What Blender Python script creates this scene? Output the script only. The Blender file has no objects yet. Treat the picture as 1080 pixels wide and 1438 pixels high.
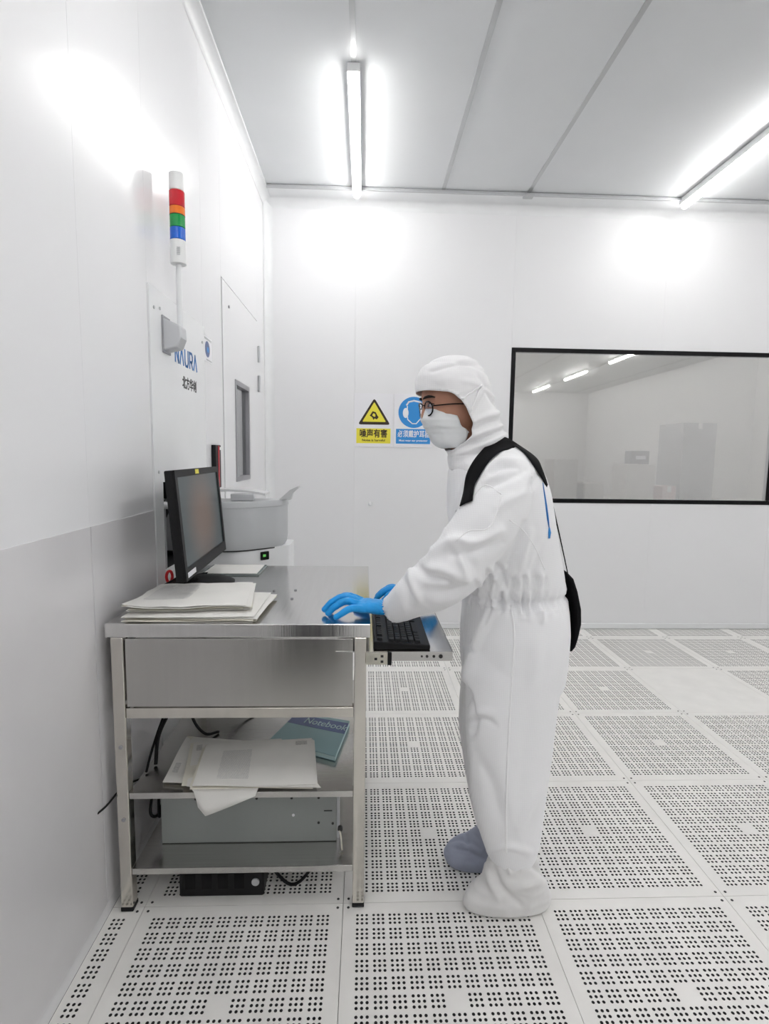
import bpy, bmesh, math, random
from mathutils import Vector, Matrix, noise
from mathutils.bvhtree import BVHTree
random.seed(7)
SC = bpy.context.scene
COL = SC.collection
# ---------------------------------------------------------------- camera
FPX, PIT, YAW, ROL, CAMH = 744.7, .1052, .0389, .0138, 1.369
cF = Vector((math.sin(YAW)*math.cos(PIT), math.cos(YAW)*math.cos(PIT), -math.sin(PIT)))
cR0 = Vector((math.cos(YAW), -math.sin(YAW), 0)); cU0 = cR0.cross(cF)
cR = math.cos(ROL)*cR0+math.sin(ROL)*cU0; cU = -math.sin(ROL)*cR0+math.cos(ROL)*cU0
CAM = Vector((0, 0, CAMH))
camd = bpy.data.cameras.new('camera'); cam = bpy.data.objects.new('camera', camd); COL.objects.link(cam)
camd.sensor_fit = 'HORIZONTAL'; camd.sensor_width = 36; camd.lens = FPX/1080*36; camd.clip_start = .02
M3 = Matrix((cR, cU, -cF)).transposed()
cam.matrix_world = Matrix.Translation(CAM) @ M3.to_4x4()
SC.camera = cam
# ---------------------------------------------------------------- light + exposure
W = bpy.data.worlds.new('world'); SC.world = W; W.use_nodes = True
W.node_tree.nodes['Background'].inputs[0].default_value = (.75, .78, .82, 1)
W.node_tree.nodes['Background'].inputs[1].default_value = .05
LAMP_STRENGTH = 26.0
SC.view_settings.view_transform = 'Standard'; SC.view_settings.look = 'None'
SC.view_settings.exposure = 0.70; SC.view_settings.gamma = 1; SC.view_settings.use_curve_mapping = False
SC.cycles.diffuse_bounces = 6
SC.cycles.max_bounces = 12

# a pixel of the 1080x1438 picture gives a direction; depth comes from a known plane
def ray(x, y): return cF+cR*((x-540)/FPX)+cU*((719-y)/FPX)
def PY(x, y, Y): d = ray(x, y); return CAM+d*(Y/d.y)
def PZ(x, y, z): d = ray(x, y); return CAM+d*((z-CAMH)/d.z)
def PX(x, y, X): d = ray(x, y); return CAM+d*(X/d.x)

# ---------------------------------------------------------------- materials
def mat(name, col, rough=.5, metal=0., spec=.5, vary=0., vscale=6., bump=0., bscale=60., stretch=None,
        emit=None, estr=0., rvar=0., sheen=0., alpha=1., trans=0., ior=1.45, sss=0., coat=0., speck=0.):
    m = bpy.data.materials.new(name); m.use_nodes = True
    nt = m.node_tree; b = nt.nodes['Principled BSDF']
    b.inputs['Base Color'].default_value = (*col, 1); b.inputs['Roughness'].default_value = rough
    b.inputs['Metallic'].default_value = metal; b.inputs['Specular IOR Level'].default_value = spec
    b.inputs['Transmission Weight'].default_value = trans; b.inputs['IOR'].default_value = ior
    b.inputs['Sheen Weight'].default_value = sheen; b.inputs['Coat Weight'].default_value = coat
    b.inputs['Subsurface Weight'].default_value = sss
    if sss: b.inputs['Subsurface Radius'].default_value = (.01, .004, .002)
    if emit: b.inputs['Emission Color'].default_value = (*emit, 1); b.inputs['Emission Strength'].default_value = estr
    if vary or bump or rvar or speck:
        tc = nt.nodes.new('ShaderNodeTexCoord'); mp = nt.nodes.new('ShaderNodeMapping')
        nt.links.new(tc.outputs['Object'], mp.inputs[0])
        if stretch: mp.inputs['Scale'].default_value = stretch
    if vary or rvar:
        n = nt.nodes.new('ShaderNodeTexNoise'); n.inputs['Scale'].default_value = vscale; n.inputs['Detail'].default_value = 5
        nt.links.new(mp.outputs[0], n.inputs['Vector'])
        if vary:
            r = nt.nodes.new('ShaderNodeValToRGB')
            r.color_ramp.elements[0].position = .3; r.color_ramp.elements[1].position = .7
            r.color_ramp.elements[0].color = (*[max(0, c*(1-vary)) for c in col], 1)
            r.color_ramp.elements[1].color = (*[min(1, c*(1+vary*.6)) for c in col], 1)
            nt.links.new(n.outputs[0], r.inputs[0]); nt.links.new(r.outputs[0], b.inputs['Base Color'])
        if rvar:
            mr = nt.nodes.new('ShaderNodeMapRange')
            mr.inputs[3].default_value = max(0.02, rough-rvar); mr.inputs[4].default_value = rough+rvar
            nt.links.new(n.outputs[0], mr.inputs[0]); nt.links.new(mr.outputs[0], b.inputs['Roughness'])
    if bump:
        n2 = nt.nodes.new('ShaderNodeTexNoise'); n2.inputs['Scale'].default_value = bscale; n2.inputs['Detail'].default_value = 3
        nt.links.new(mp.outputs[0], n2.inputs['Vector'])
        bp = nt.nodes.new('ShaderNodeBump'); bp.inputs['Strength'].default_value = bump; bp.inputs['Distance'].default_value = .004
        nt.links.new(n2.outputs[0], bp.inputs['Height']); nt.links.new(bp.outputs[0], b.inputs['Normal'])
    return m

M = {}
M['wall'] = mat('painted_wall_panel', (.82, .822, .835), .42, spec=.4, bump=.04, bscale=2.2)
M['wallside'] = mat('painted_side_panel', (.82, .822, .838), .22, spec=.5, bump=.03, bscale=1.6)
M['trim'] = mat('aluminium_trim_white', (.80, .81, .82), .35, spec=.5, vary=.03)
M['greytrim'] = mat('aluminium_trim_grey', (.52, .53, .54), .38, metal=.4, vary=.05)
M['ceiling'] = mat('ceiling_panel_grey', (.70, .715, .73), .40, vary=.02, vscale=2)
M['tile'] = mat('floor_tile_paint', (.82, .81, .785), .34, vary=.05, vscale=9, bump=.05, bscale=90, rvar=.1)
M['holewall'] = mat('floor_hole_shade_and_screw', (.035, .035, .038), .7)  # hole walls coloured near black for the shade inside; tile screws share it
M['under'] = mat('plenum_dark', (.03, .03, .032), .9)
M['slab'] = mat('floor_far_paint', (.68, .675, .66), .35, vary=.06)
M['steel'] = mat('brushed_steel', (.56, .55, .535), .20, metal=1, vary=.06, vscale=3, stretch=(1.2, 60, 60), bump=.05, bscale=14, rvar=.06)
M['steeltop'] = mat('polished_steel_top', (.68, .675, .665), .15, metal=1, vary=.05, vscale=3, stretch=(40, 1.2, 1), bump=.03, bscale=9, rvar=.05)
M['steelv'] = mat('brushed_steel_upright', (.50, .49, .47), .20, metal=1, vary=.03, vscale=3, stretch=(16, 16, .6), bump=.05, bscale=3, rvar=.04)
M['steelleg'] = mat('satin_steel_tube', (.66, .635, .585), .17, metal=1, vary=.06, vscale=9, stretch=(3, 3, 1), bump=.05, bscale=14, rvar=.06)
M['clad'] = mat('satin_steel_cladding', (.74, .73, .745), .28, metal=.12, vary=.06, vscale=2.2, stretch=(1, 1, .7), bump=.02, bscale=4)
M['zinc'] = mat('zinc_slide', (.66, .64, .56), .3, metal=1, vary=.15, vscale=30)
M['chassis'] = mat('grey_chassis_paint', (.30, .32, .31), .45, metal=.3, vary=.05, vscale=4)
M['blackpl'] = mat('black_plastic', (.012, .012, .013), .45, spec=.2, bump=.05, bscale=300)
M['blackgl'] = mat('black_gloss', (.008, .008, .009), .25, spec=.15)
M['key'] = mat('key_plastic', (.014, .015, .017), .5, spec=.2, bump=.05, bscale=400)
M['cable'] = mat('cable_rubber', (.010, .010, .011), .5, spec=.2)
M['white'] = mat('white_enamel', (.84, .85, .86), .32, vary=.015)
M['whitepl'] = mat('white_plastic', (.82, .83, .83), .35, vary=.02)
M['tub'] = mat('grey_moulded_cover', (.50, .515, .53), .30, vary=.03, vscale=3, coat=.2)
M['tublid'] = mat('grey_lid', (.60, .61, .62), .3, vary=.02)
M['bracket'] = mat('grey_bracket', (.55, .56, .58), .35, metal=.3, vary=.05)
M['bracketdk'] = mat('grey_bracket_under', (.33, .33, .35), .4, metal=.3, vary=.05)
M['blue'] = mat('brand_blue', (.015, .17, .50), .4, vary=.03)
M['signblue'] = mat('sign_blue', (.03, .27, .68), .35, vary=.02)
M['yellow'] = mat('sign_yellow', (.83, .74, .06), .35, vary=.02)
M['black'] = mat('print_black', (.02, .02, .02), .45, vary=.05)
M['brown'] = mat('print_brown_black', (.035, .022, .012), .45, vary=.05)
M['signwhite'] = mat('sign_white', (.83, .83, .86), .3, vary=.01)
M['red'] = mat('red_plastic', (.55, .012, .03), .35, vary=.05)
M['paper'] = mat('paper_white', (.82, .81, .78), .7, vary=.03, vscale=12, bump=.06, bscale=25)
M['paper2'] = mat('paper_cream', (.77, .745, .66), .7, vary=.04, vscale=12, bump=.06, bscale=25)
M['suit'] = mat('cleanroom_cloth', (.92, .922, .937), .62, sheen=.15, spec=.3)
M['hood'] = mat('cleanroom_cloth_hood', (.88, .878, .89), .62, sheen=.15, spec=.3)
M['seam'] = mat('white_stitching', (.95, .95, .96), .6, vary=.03)
M['mask'] = mat('mask_fabric', (.82, .84, .85), .75, vary=.02, vscale=50, bump=.06, bscale=400)
M['skin'] = mat('skin', (.47, .235, .155), .5, vary=.08, vscale=30, bump=.05, bscale=300, sss=.1)
M['brow'] = mat('brow_hair', (.02, .014, .010), .7, vary=.2)
M['eyew'] = mat('eye_white', (.62, .58, .55), .3, vary=.03)
M['glove'] = mat('nitrile_glove', (.008, .33, .80), .40, vary=.07, vscale=25, bump=.12, bscale=90)
M['bootie'] = mat('shoe_cover_blue_grey', (.34, .37, .47), .55, vary=.12, vscale=14, bump=.1, bscale=40)
M['boot2'] = mat('shoe_cover_white', (.78, .775, .77), .6, vary=.04, vscale=14, bump=.1, bscale=40)
M['strap'] = mat('black_webbing', (.009, .009, .010), .75, spec=.1, bump=.1, bscale=500)
M['darkroom'] = mat('next_room_paint', (.76, .75, .73), .5, vary=.06, vscale=1.2)
M['pink'] = mat('pink_box', (.55, .38, .36), .6, vary=.1, vscale=7)
M['greybox'] = mat('grey_box', (.30, .30, .30), .5, vary=.1, vscale=7)
M['palebox'] = mat('pale_box', (.62, .60, .57), .6, vary=.08, vscale=7)
M['dkbox'] = mat('dark_instrument', (.09, .09, .095), .4, vary=.08)
M['teal'] = mat('teal_notebook_cover', (.30, .47, .50), .4, vary=.06, vscale=5)
M['navy'] = mat('notebook_band', (.12, .16, .33), .4, vary=.04)
M['pageedge'] = mat('notebook_pages', (.55, .72, .72), .7, vary=.1, vscale=90, stretch=(1, 1, 30))
M['clip'] = mat('red_clip', (.62, .015, .02), .3, vary=.05)
M['lens'] = mat('spectacle_lens', (.9, .92, .98), .03, trans=1, ior=1.1)
M['plate'] = mat('clear_acrylic', (.80, .93, .92), .05, trans=.85, ior=1.45, vary=.01)
M['lgreen'] = mat('display_glow', (.02, .05, .02), .3, emit=(.15, .6, .12), estr=.5)
M['diff'] = mat('lamp_diffuser', (.9, .9, .9), .4, emit=(1.0, .985, .965), estr=LAMP_STRENGTH)
for nme, c in (('sred', (.62, .006, .02)), ('sora', (.85, .19, .01)), ('sgrn', (.0, .30, .06)), ('sblu', (.0, .12, .62))):
    M[nme] = mat('signal_lens_'+nme, c, .18, coat=.5, vary=.05, vscale=40)

# fine anti-static grid woven into the suit cloth
def grid_cloth(m):
    nt = m.node_tree; b = nt.nodes['Principled BSDF']; col = b.inputs['Base Color'].default_value[:3]
    tc = nt.nodes.new('ShaderNodeTexCoord')
    acc = None
    for dr, ph in (('X', 0), ('Z', 0)):
        w = nt.nodes.new('ShaderNodeTexWave'); w.bands_direction = dr; w.wave_profile = 'SIN'
        w.inputs['Scale'].default_value = 60; w.inputs['Distortion'].default_value = .3
        nt.links.new(tc.outputs['Object'], w.inputs['Vector'])
        p = nt.nodes.new('ShaderNodeMath'); p.operation = 'POWER'; p.inputs[1].default_value = 5
        nt.links.new(w.outputs['Fac'], p.inputs[0])
        if acc is None: acc = p
        else:
            a = nt.nodes.new('ShaderNodeMath'); a.operation = 'MAXIMUM'
            nt.links.new(acc.outputs[0], a.inputs[0]); nt.links.new(p.outputs[0], a.inputs[1]); acc = a
    mx = nt.nodes.new('ShaderNodeMix'); mx.data_type = 'RGBA'
    mx.inputs['A'].default_value = (*col, 1); mx.inputs['B'].default_value = (*[c*.95 for c in col], 1)
    nt.links.new(acc.outputs[0], mx.inputs['Factor']); nt.links.new(mx.outputs['Result'], b.inputs['Base Color'])
    n2 = nt.nodes.new('ShaderNodeTexNoise'); n2.inputs['Scale'].default_value = 14; n2.inputs['Detail'].default_value = 2
    nt.links.new(tc.outputs['Object'], n2.inputs['Vector'])
    bp = nt.nodes.new('ShaderNodeBump'); bp.inputs['Strength'].default_value = .10; bp.inputs['Distance'].default_value = .01
    nt.links.new(n2.outputs[0], bp.inputs['Height']); nt.links.new(bp.outputs[0], b.inputs['Normal'])
grid_cloth(M['suit']); grid_cloth(M['hood'])

# window glazing: coated double glass, partly mirror, partly see-through
def glazing(name, refl, tint):
    m = bpy.data.materials.new(name); m.use_nodes = True; nt = m.node_tree; nt.nodes.clear()
    o = nt.nodes.new('ShaderNodeOutputMaterial'); mx = nt.nodes.new('ShaderNodeMixShader')
    t = nt.nodes.new('ShaderNodeBsdfTransparent'); g = nt.nodes.new('ShaderNodeBsdfGlossy')
    t.inputs[0].default_value = (*tint, 1); g.inputs['Roughness'].default_value = .02
    g.inputs['Color'].default_value = (.92, .92, .92, 1)
    mx.inputs[0].default_value = refl
    nt.links.new(t.outputs[0], mx.inputs[1]); nt.links.new(g.outputs[0], mx.inputs[2]); nt.links.new(mx.outputs[0], o.inputs[0])
    return m
M['glass'] = glazing('coated_window_glass', .42, (.98, .98, .96))
M['doorglass'] = glazing('door_window_glass', .5, (.7, .72, .74))

# LCD: dim warm patch in the middle of a dark panel
def screen_mat():
    m = mat('lcd_panel', (.016, .020, .020), .25, spec=.2); nt = m.node_tree; b = nt.nodes['Principled BSDF']
    tc = nt.nodes.new('ShaderNodeTexCoord'); g = nt.nodes.new('ShaderNodeTexGradient'); g.gradient_type = 'SPHERICAL'
    mp = nt.nodes.new('ShaderNodeMapping'); mp.inputs['Scale'].default_value = (4.6, 4.6, 5.2); mp.inputs['Location'].default_value = (0, 0, 0)
    nt.links.new(tc.outputs['Object'], mp.inputs[0]); nt.links.new(mp.outputs[0], g.inputs[0])
    r = nt.nodes.new('ShaderNodeValToRGB'); e = r.color_ramp.elements
    e[0].position = 0; e[0].color = (.036, .046, .048, 1); e[1].position = .7; e[1].color = (.115, .075, .055, 1)
    nt.links.new(g.outputs[1], r.inputs[0]); nt.links.new(r.outputs[0], b.inputs['Emission Color'])
    b.inputs['Emission Strength'].default_value = .55
    return m
M['screen'] = screen_mat()

# ---------------------------------------------------------------- mesh helpers
class MB:
    def __init__(s): s.v = []; s.f = []; s.mi = []; s.cur = 0
    def add(s, vs, fs):
        o = len(s.v); s.v += [Vector(p) for p in vs]; s.f += [[i+o for i in f] for f in fs]; s.mi += [s.cur]*len(fs); return s
    def box(s, x0, x1, y0, y1, z0, z1):
        return s.add([(x0,y0,z0),(x1,y0,z0),(x1,y1,z0),(x0,y1,z0),(x0,y0,z1),(x1,y0,z1),(x1,y1,z1),(x0,y1,z1)],
                     [(3,2,1,0),(4,5,6,7),(0,1,5,4),(1,2,6,5),(2,3,7,6),(3,0,4,7)])
    def prism(s, pts, vec):            # planar polygon pushed along vec
        n = len(pts); vec = Vector(vec); a = [Vector(p) for p in pts]; b = [p+vec for p in a]
        nrm = Vector((0,0,0))
        for i in range(n): nrm += a[i].cross(a[(i+1) % n])
        if nrm.dot(vec) > 0: a.reverse(); b.reverse()
        return s.add(a+b, [list(range(n)), list(range(2*n-1, n-1, -1))] + [(i, i+n, (i+1) % n+n, (i+1) % n) for i in range(n)])
    def loft(s, rings, cap=True, closed=True):
        n = len(rings[0]); vs = [p for r in rings for p in r]; fs = []
        for i in range(len(rings)-1):
            for j in range(n if closed else n-1):
                k = (j+1) % n; fs.append((i*n+j, i*n+k, (i+1)*n+k, (i+1)*n+j))
        if cap: fs.append(list(range(n-1, -1, -1))); fs.append(list(range((len(rings)-1)*n, len(rings)*n)))
        return s.add(vs, fs)
    def tube(s, path, rad, n=10, cap=True, flat=1.0):
        path = [Vector(p) for p in path]; rings = []
        if not isinstance(rad, (list, tuple)): rad = [rad]*len(path)
        t0 = (path[1]-path[0]).normalized(); u = t0.orthogonal().normalized()
        for i, p in enumerate(path):
            t = (path[min(i+1, len(path)-1)]-path[max(i-1, 0)]).normalized()
            u = (u-t*u.dot(t)).normalized(); w = t.cross(u)
            rings.append([p+(u*math.cos(2*math.pi*k/n)+w*flat*math.sin(2*math.pi*k/n))*rad[i] for k in range(n)])
        return s.loft(rings, cap)
    def cyl(s, a, b, r, n=20, r2=None): return s.tube([a, b], [r, r if r2 is None else r2], n)
    def disc(s, c, nrm, r, th, n=24, ry=None):
        c = Vector(c); nrm = Vector(nrm).normalized(); u = Vector((0,0,1)) if abs(nrm.z) < .9 else Vector((1,0,0))
        u = (u-nrm*u.dot(nrm)).normalized(); w = nrm.cross(u); ry = ry or r
        return s.prism([c+u*math.cos(2*math.pi*k/n)*r+w*math.sin(2*math.pi*k/n)*ry for k in range(n)], nrm*th)
    def xf(s, Mx): s.v = [Mx @ p for p in s.v]; return s
    def mesh(s, name, mats, origin=Vector((0,0,0))):
        me = bpy.data.meshes.new(name); me.from_pydata([p-origin for p in s.v], [], s.f)
        for m in (mats if isinstance(mats, (list, tuple)) else [mats]): me.materials.append(m)
        if any(s.mi): me.polygons.foreach_set('material_index', s.mi)
        me.update(); return me
    def build(s, name, m, parent=None, smooth=False, bevel=0., seg=2, fix=True):
        org = wloc(parent) if parent else Vector((0,0,0))
        me = s.mesh(name, m, org)
        if fix:
            bm = bmesh.new(); bm.from_mesh(me); bmesh.ops.recalc_face_normals(bm, faces=bm.faces); bm.to_mesh(me); bm.free()
        return link(name, me, parent, smooth, bevel, seg)
def wloc(o):
    v = Vector((0,0,0))
    while o: v += o.location; o = o.parent
    return v
def link(name, me, parent=None, smooth=False, bevel=0., seg=2):
    o = bpy.data.objects.new(name, me); COL.objects.link(o); o.parent = parent
    if smooth:
        me.polygons.foreach_set('use_smooth', [True]*len(me.polygons))
        if smooth == 'auto':
            me.set_sharp_from_angle(angle=math.radians(40))
    if bevel:
        b = o.modifiers.new('bevel', 'BEVEL'); b.width = bevel; b.segments = seg; b.limit_method = 'ANGLE'
        b.angle_limit = math.radians(40)
    return o
def tag(o, label=None, cat=None, group=None, kind=None):
    for k, v in (('label', label), ('category', cat), ('group', group), ('kind', kind)):
        if v: o[k] = v
    return o
def thing(name, label, cat, loc, group=None, kind=None):
    o = bpy.data.objects.new(name, None); COL.objects.link(o); o.location = loc; o.empty_display_size = .05
    return tag(o, label, cat, group, kind)
def struct(name, mb, m, parent=None, **k):
    o = mb.build(name, m, parent, **k)
    if parent is None: o['kind'] = 'structure'
    return o
def bx(*a): return MB().box(*a)
def text(body, size, m, org, ux, uy, parent, name='lettering', bold=0., ext=.0006, align='LEFT', fit=None):
    cu = bpy.data.curves.new('t', 'FONT'); cu.body = body; cu.size = size; cu.extrude = ext; cu.offset = bold; cu.align_x = align
    cu.resolution_u = 3
    t = bpy.data.objects.new('t', cu); COL.objects.link(t)
    me = bpy.data.meshes.new_from_object(t.evaluated_get(bpy.context.evaluated_depsgraph_get()))
    bpy.data.objects.remove(t); bpy.data.curves.remove(cu)
    ux = Vector(ux).normalized(); uy = Vector(uy).normalized(); uz = ux.cross(uy)
    if fit and me.vertices:
        xs = [v.co.x for v in me.vertices]; k = fit/(max(xs)-min(xs)); x0 = min(xs)
        for v in me.vertices: v.co.x = (v.co.x-x0)*k
    base = Vector(org)-wloc(parent)
    for v in me.vertices: v.co = base+ux*v.co.x+uy*v.co.y+uz*v.co.z
    me.materials.clear(); me.materials.append(m); me.name = name
    for p in me.polygons: p.material_index = 0
    return link(name, me, parent)
def vox(mb, size, sm=6, fac=.5):
    me = mb.mesh('tmp', M['suit']); o = bpy.data.objects.new('tmp', me); COL.objects.link(o)
    r = o.modifiers.new('r', 'REMESH'); r.mode = 'VOXEL'; r.voxel_size = size; r.use_smooth_shade = True
    if sm: s = o.modifiers.new('s', 'SMOOTH'); s.iterations = sm; s.factor = fac
    out = bpy.data.meshes.new_from_object(o.evaluated_get(bpy.context.evaluated_depsgraph_get()))
    bpy.data.objects.remove(o); bpy.data.meshes.remove(me); out.materials.clear(); return out
def put(name, me, m, parent, smooth=True):
    org = wloc(parent)
    for v in me.vertices: v.co -= org
    me.materials.append(m); me.name = name; return link(name, me, parent, smooth)
def catmull(pts, n=6):
    pts = [Vector(p) for p in pts]; P = [pts[0]*2-pts[1]]+pts+[pts[-1]*2-pts[-2]]; out = []
    for i in range(1, len(P)-2):
        for k in range(n):
            t = k/n; a, b, c, d = P[i-1], P[i], P[i+1], P[i+2]
            out.append(.5*((2*b)+(c-a)*t+(2*a-5*b+4*c-d)*t*t+(3*b-a-3*c+d)*t**3))
    return out+[pts[-1]]

# ================================================================ ROOM
XL, XR, YB, YF, H = -.747, 6.4, 4.114, -7.0, 3.232
T = .6; GX, GY = 1.148, 2.098             # a floor-tile corner
# ---------------- floor
floor = struct('floor', bx(XL-.1, XR+.1, YF-.1, YB+.1, -.36, -.30), M['under'])
GP, CP, NG = .0484, .0138, 11
def tile_mesh(x0, x1, y0, y1, holes=True):
    """tile [0,.6]^2 clipped to a rectangle; 11x11 groups of 3x3 drilled holes, blank pad in the middle"""
    mg = (T-((NG-1)*GP+3*CP))/2
    br = [0]; kind = [(-1, 0)]
    for g in range(NG):
        for c in range(3): br.append(mg+g*GP+c*CP); kind.append((g, c))
        br.append(mg+g*GP+3*CP); kind.append((-1, 0))
    br.append(T)
    def axis(lo, hi):
        out = []
        for i in range(len(br)-1):
            a, b = max(br[i], lo), min(br[i+1], hi)
            if b-a > 1e-6: out.append((a, b, kind[i] if (a == br[i] and b == br[i+1]) else (-1, 0)))
        return out
    ax, ay = axis(x0, x1), axis(y0, y1)
    mb = MB(); R = .0043; D = .008
    if not holes:
        mb.box(x0, x1, y0, y1, -.03, 0)
    else:
        xs = [a for a, _, _ in ax]+[ax[-1][1]]; ys = [a for a, _, _ in ay]+[ay[-1][1]]
        nx = len(xs); mb.v = [Vector((x, y, 0)) for y in ys for x in xs]
        for j, (ya, yb, ky) in enumerate(ay):
            for i, (xa, xb, kx) in enumerate(ax):
                q = (j*nx+i, j*nx+i+1, (j+1)*nx+i+1, (j+1)*nx+i)
                if kx[0] < 0 or ky[0] < 0 or (kx[0] == 5 and ky[0] == 5):
                    mb.f.append(q); mb.mi.append(0); continue
                cx, cy = (xa+xb)/2, (ya+yb)/2; o = len(mb.v)
                for z in (0, -D):
                    for k in range(8):
                        t = math.pi/8+k*math.pi/4; mb.v.append(Vector((cx+R*math.cos(t), cy+R*math.sin(t), z)))
                # ring verts: 0:+x+,1:+y+,2:-y+.. ; corners q0(-,-) q1(+,-) q2(+,+) q3(-,+)
                for f in ((q[2], o+1, o+0), (q[3], o+3, o+2), (q[0], o+5, o+4), (q[1], o+7, o+6),
                          (q[2], q[3], o+2, o+1), (q[3], q[0], o+4, o+3), (q[0], q[1], o+6, o+5), (q[1], q[2], o+0, o+7)):
                    mb.f.append(f); mb.mi.append(0)
                for k in range(8):
                    mb.f.append((o+k, o+(k+1) % 8, o+8+(k+1) % 8, o+8+k)); mb.mi.append(1)
        for pts in (((x0,y0),(x1,y0)), ((x1,y0),(x1,y1)), ((x1,y1),(x0,y1)), ((x0,y1),(x0,y0))):
            (a, b), (c, d) = pts
            mb.add([(a,b,0),(a,b,-.03),(c,d,-.03),(c,d,0)], [(0,1,2,3)])
    mb.cur = 1
    for sx in (.016, T-.016):
        for sy in (.016, T-.016):
            if x0+.01 < sx < x1-.01 and y0+.01 < sy < y1-.01:
                mb.disc((sx, sy, 0), (0,0,1), .0042, .0008, 8)
    return mb
tile_cache = {}
gap = .0008
ix0 = math.floor((XL-GX)/T); ix1 = math.ceil((XR-GX)/T); iy0 = math.floor((.55-GY)/T); iy1 = math.ceil((YB-GY)/T)
for iy in range(iy0, iy1):
    for ix in range(ix0, min(ix1, 6)):
        wx, wy = GX+ix*T, GY+iy*T
        lo_x, hi_x = max(gap, XL-wx+.001), min(T-gap, XR-wx); lo_y, hi_y = gap, min(T-gap, YB-wy-.001)
        if hi_x-lo_x < .01 or hi_y-lo_y < .01: continue
        blank = (ix == 1 and iy == 1)
        key = (round(lo_x, 4), round(hi_x, 4), round(lo_y, 4), round(hi_y, 4), blank)
        if key not in tile_cache:
            tile_cache[key] = tile_mesh(lo_x, hi_x, lo_y, hi_y, not blank).mesh('floor_tile', [M['tile'], M['holewall']])
        o = bpy.data.objects.new('floor_tile', tile_cache[key]); COL.objects.link(o); o.parent = floor
        o.location = (wx, wy, 0)
ymin = GY+iy0*T; xmax = GX+min(ix1, 6)*T
bx(XL, XR, YF, ymin-.001, -.03, 0).build('floor_slab', M['slab'], floor)
bx(xmax+.001, XR, ymin, YB-.001, -.03, 0).build('floor_slab', M['slab'], floor)

# ---------------- ceiling
ceil = struct('ceiling', bx(XL-.1, XR+.1, YF-.1, YB+.1, H+.05, H+.1), M['ceiling'])
sx = [XL, -.07, .535, 1.14, 2.34, 3.54, 4.74, 5.94, XR]
YC = 3.92
for i in range(len(sx)-1):
    for y0, y1 in ((1.0, YC), (-1.9, .995), (-4.6, -1.905), (YF, -4.605)):
        bx(sx[i]+.006, sx[i+1]-.006, y0+.002, y1-.002, H, H+.05).build('ceiling_panel', M['ceiling'], ceil, bevel=.003)
for x in sx[1:-1]:
    bx(x-.013, x+.013, YF+.01, YC-.001, H-.004, H+.03).build('seam_strip', M['greytrim'], ceil)
bx(XL+.05, XR-.05, YC+.001, YB-.002, H-.018, H+.04).build('edge_channel', M['trim'], ceil, bevel=.004)
bx(XL+.05, XR-.05, YC-.012, YC+.004, H-.026, H-.004).build('edge_bead', M['greytrim'], ceil, bevel=.003)
bx(1.10, 1.17, YC-.045, YC+.012, H-.040, H-.024).build('joint_plate', M['greytrim'], ceil, bevel=.004)
bx(XL+.001, XL+.05, YF+.01, YB-.002, H-.020, H+.04).build('edge_channel', M['trim'], ceil, bevel=.004)

# coved corners
def cove(name, a, b, d1, d2, r, m):
    """concave quarter round along a->b between directions d1,d2 (away from the corner)"""
    a, b, d1, d2 = map(Vector, (a, b, d1, d2)); n = 8; rings = []
    for p in (a, b):
        arc = [p+d1*r*(1-math.sin(t))+d2*r*(1-math.cos(t)) for t in [math.pi/2*k/n for k in range(n+1)]]
        rings.append([p]+arc)
    return MB().loft(rings).build(name, m, None, smooth='auto')
tag(cove('trim_1', (XL+.001, YB-.001, H-.019), (XR, YB-.001, H-.019), (0,-1,0), (0,0,-1), .055, M['trim']), kind='structure')
tag(cove('trim_2', (XL+.001, YB-.001, .05), (XL+.001, YB-.001, H-.02), (1,0,0), (0,-1,0), .06, M['trim']), kind='structure')
tag(cove('trim_3', (XL+.001, YF+.01, H-.021), (XL+.001, YB-.001, H-.021), (1,0,0), (0,0,-1), .05, M['trim']), kind='structure')
struct('baseboard_back', bx(XL+.002, XR-.002, YB-.014, YB-.0005, .001, .048), M['trim'], bevel=.006)

# ---------------- back wall + window
WX0, WX1, WZ0, WZ1 = 1.114, 3.25, 1.02, 2.206
wb = thing('wall_back', None, None, (2.8, YB, 0), kind='structure')
g = .0004
def wp(x0, x1, z0, z1): bx(x0+g, x1-g, YB, YB+.05, z0, z1).build('wall_panel', M['wall'], wb)
wp(XL-.05, -.079, 0, H+.05); wp(-.079, WX0, 0, H+.05)
wp(WX0, 2.28, 0, WZ0); wp(2.28, WX1, 0, WZ0); wp(WX0, 2.28, WZ1, H+.05); wp(2.28, WX1, WZ1, H+.05)
wp(WX1, 4.4, 0, H+.05); wp(4.4, XR+.05, 0, H+.05)
win = thing('window_1', None, None, ((WX0+WX1)/2, YB, WZ0), kind='structure')
fw = .034
for nm, a in (('window_frame', (WX0, WX1, WZ1-fw, WZ1)), ('window_frame', (WX0, WX1, WZ0, WZ0+fw)),
              ('window_frame', (WX0, WX0+fw, WZ0+fw, WZ1-fw)), ('window_frame', (WX1-fw, WX1, WZ0+fw, WZ1-fw))):
    bx(a[0]+.001, a[1]-.001, YB-.004, YB+.046, a[2]+.001, a[3]-.001).build(nm, M['blackgl'], win, bevel=.0015)
bx(WX0+fw-.004, WX1-fw+.004, YB+.004, YB+.009, WZ0+fw-.004, WZ1-fw+.004).build('window_pane', M['glass'], win)

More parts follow.
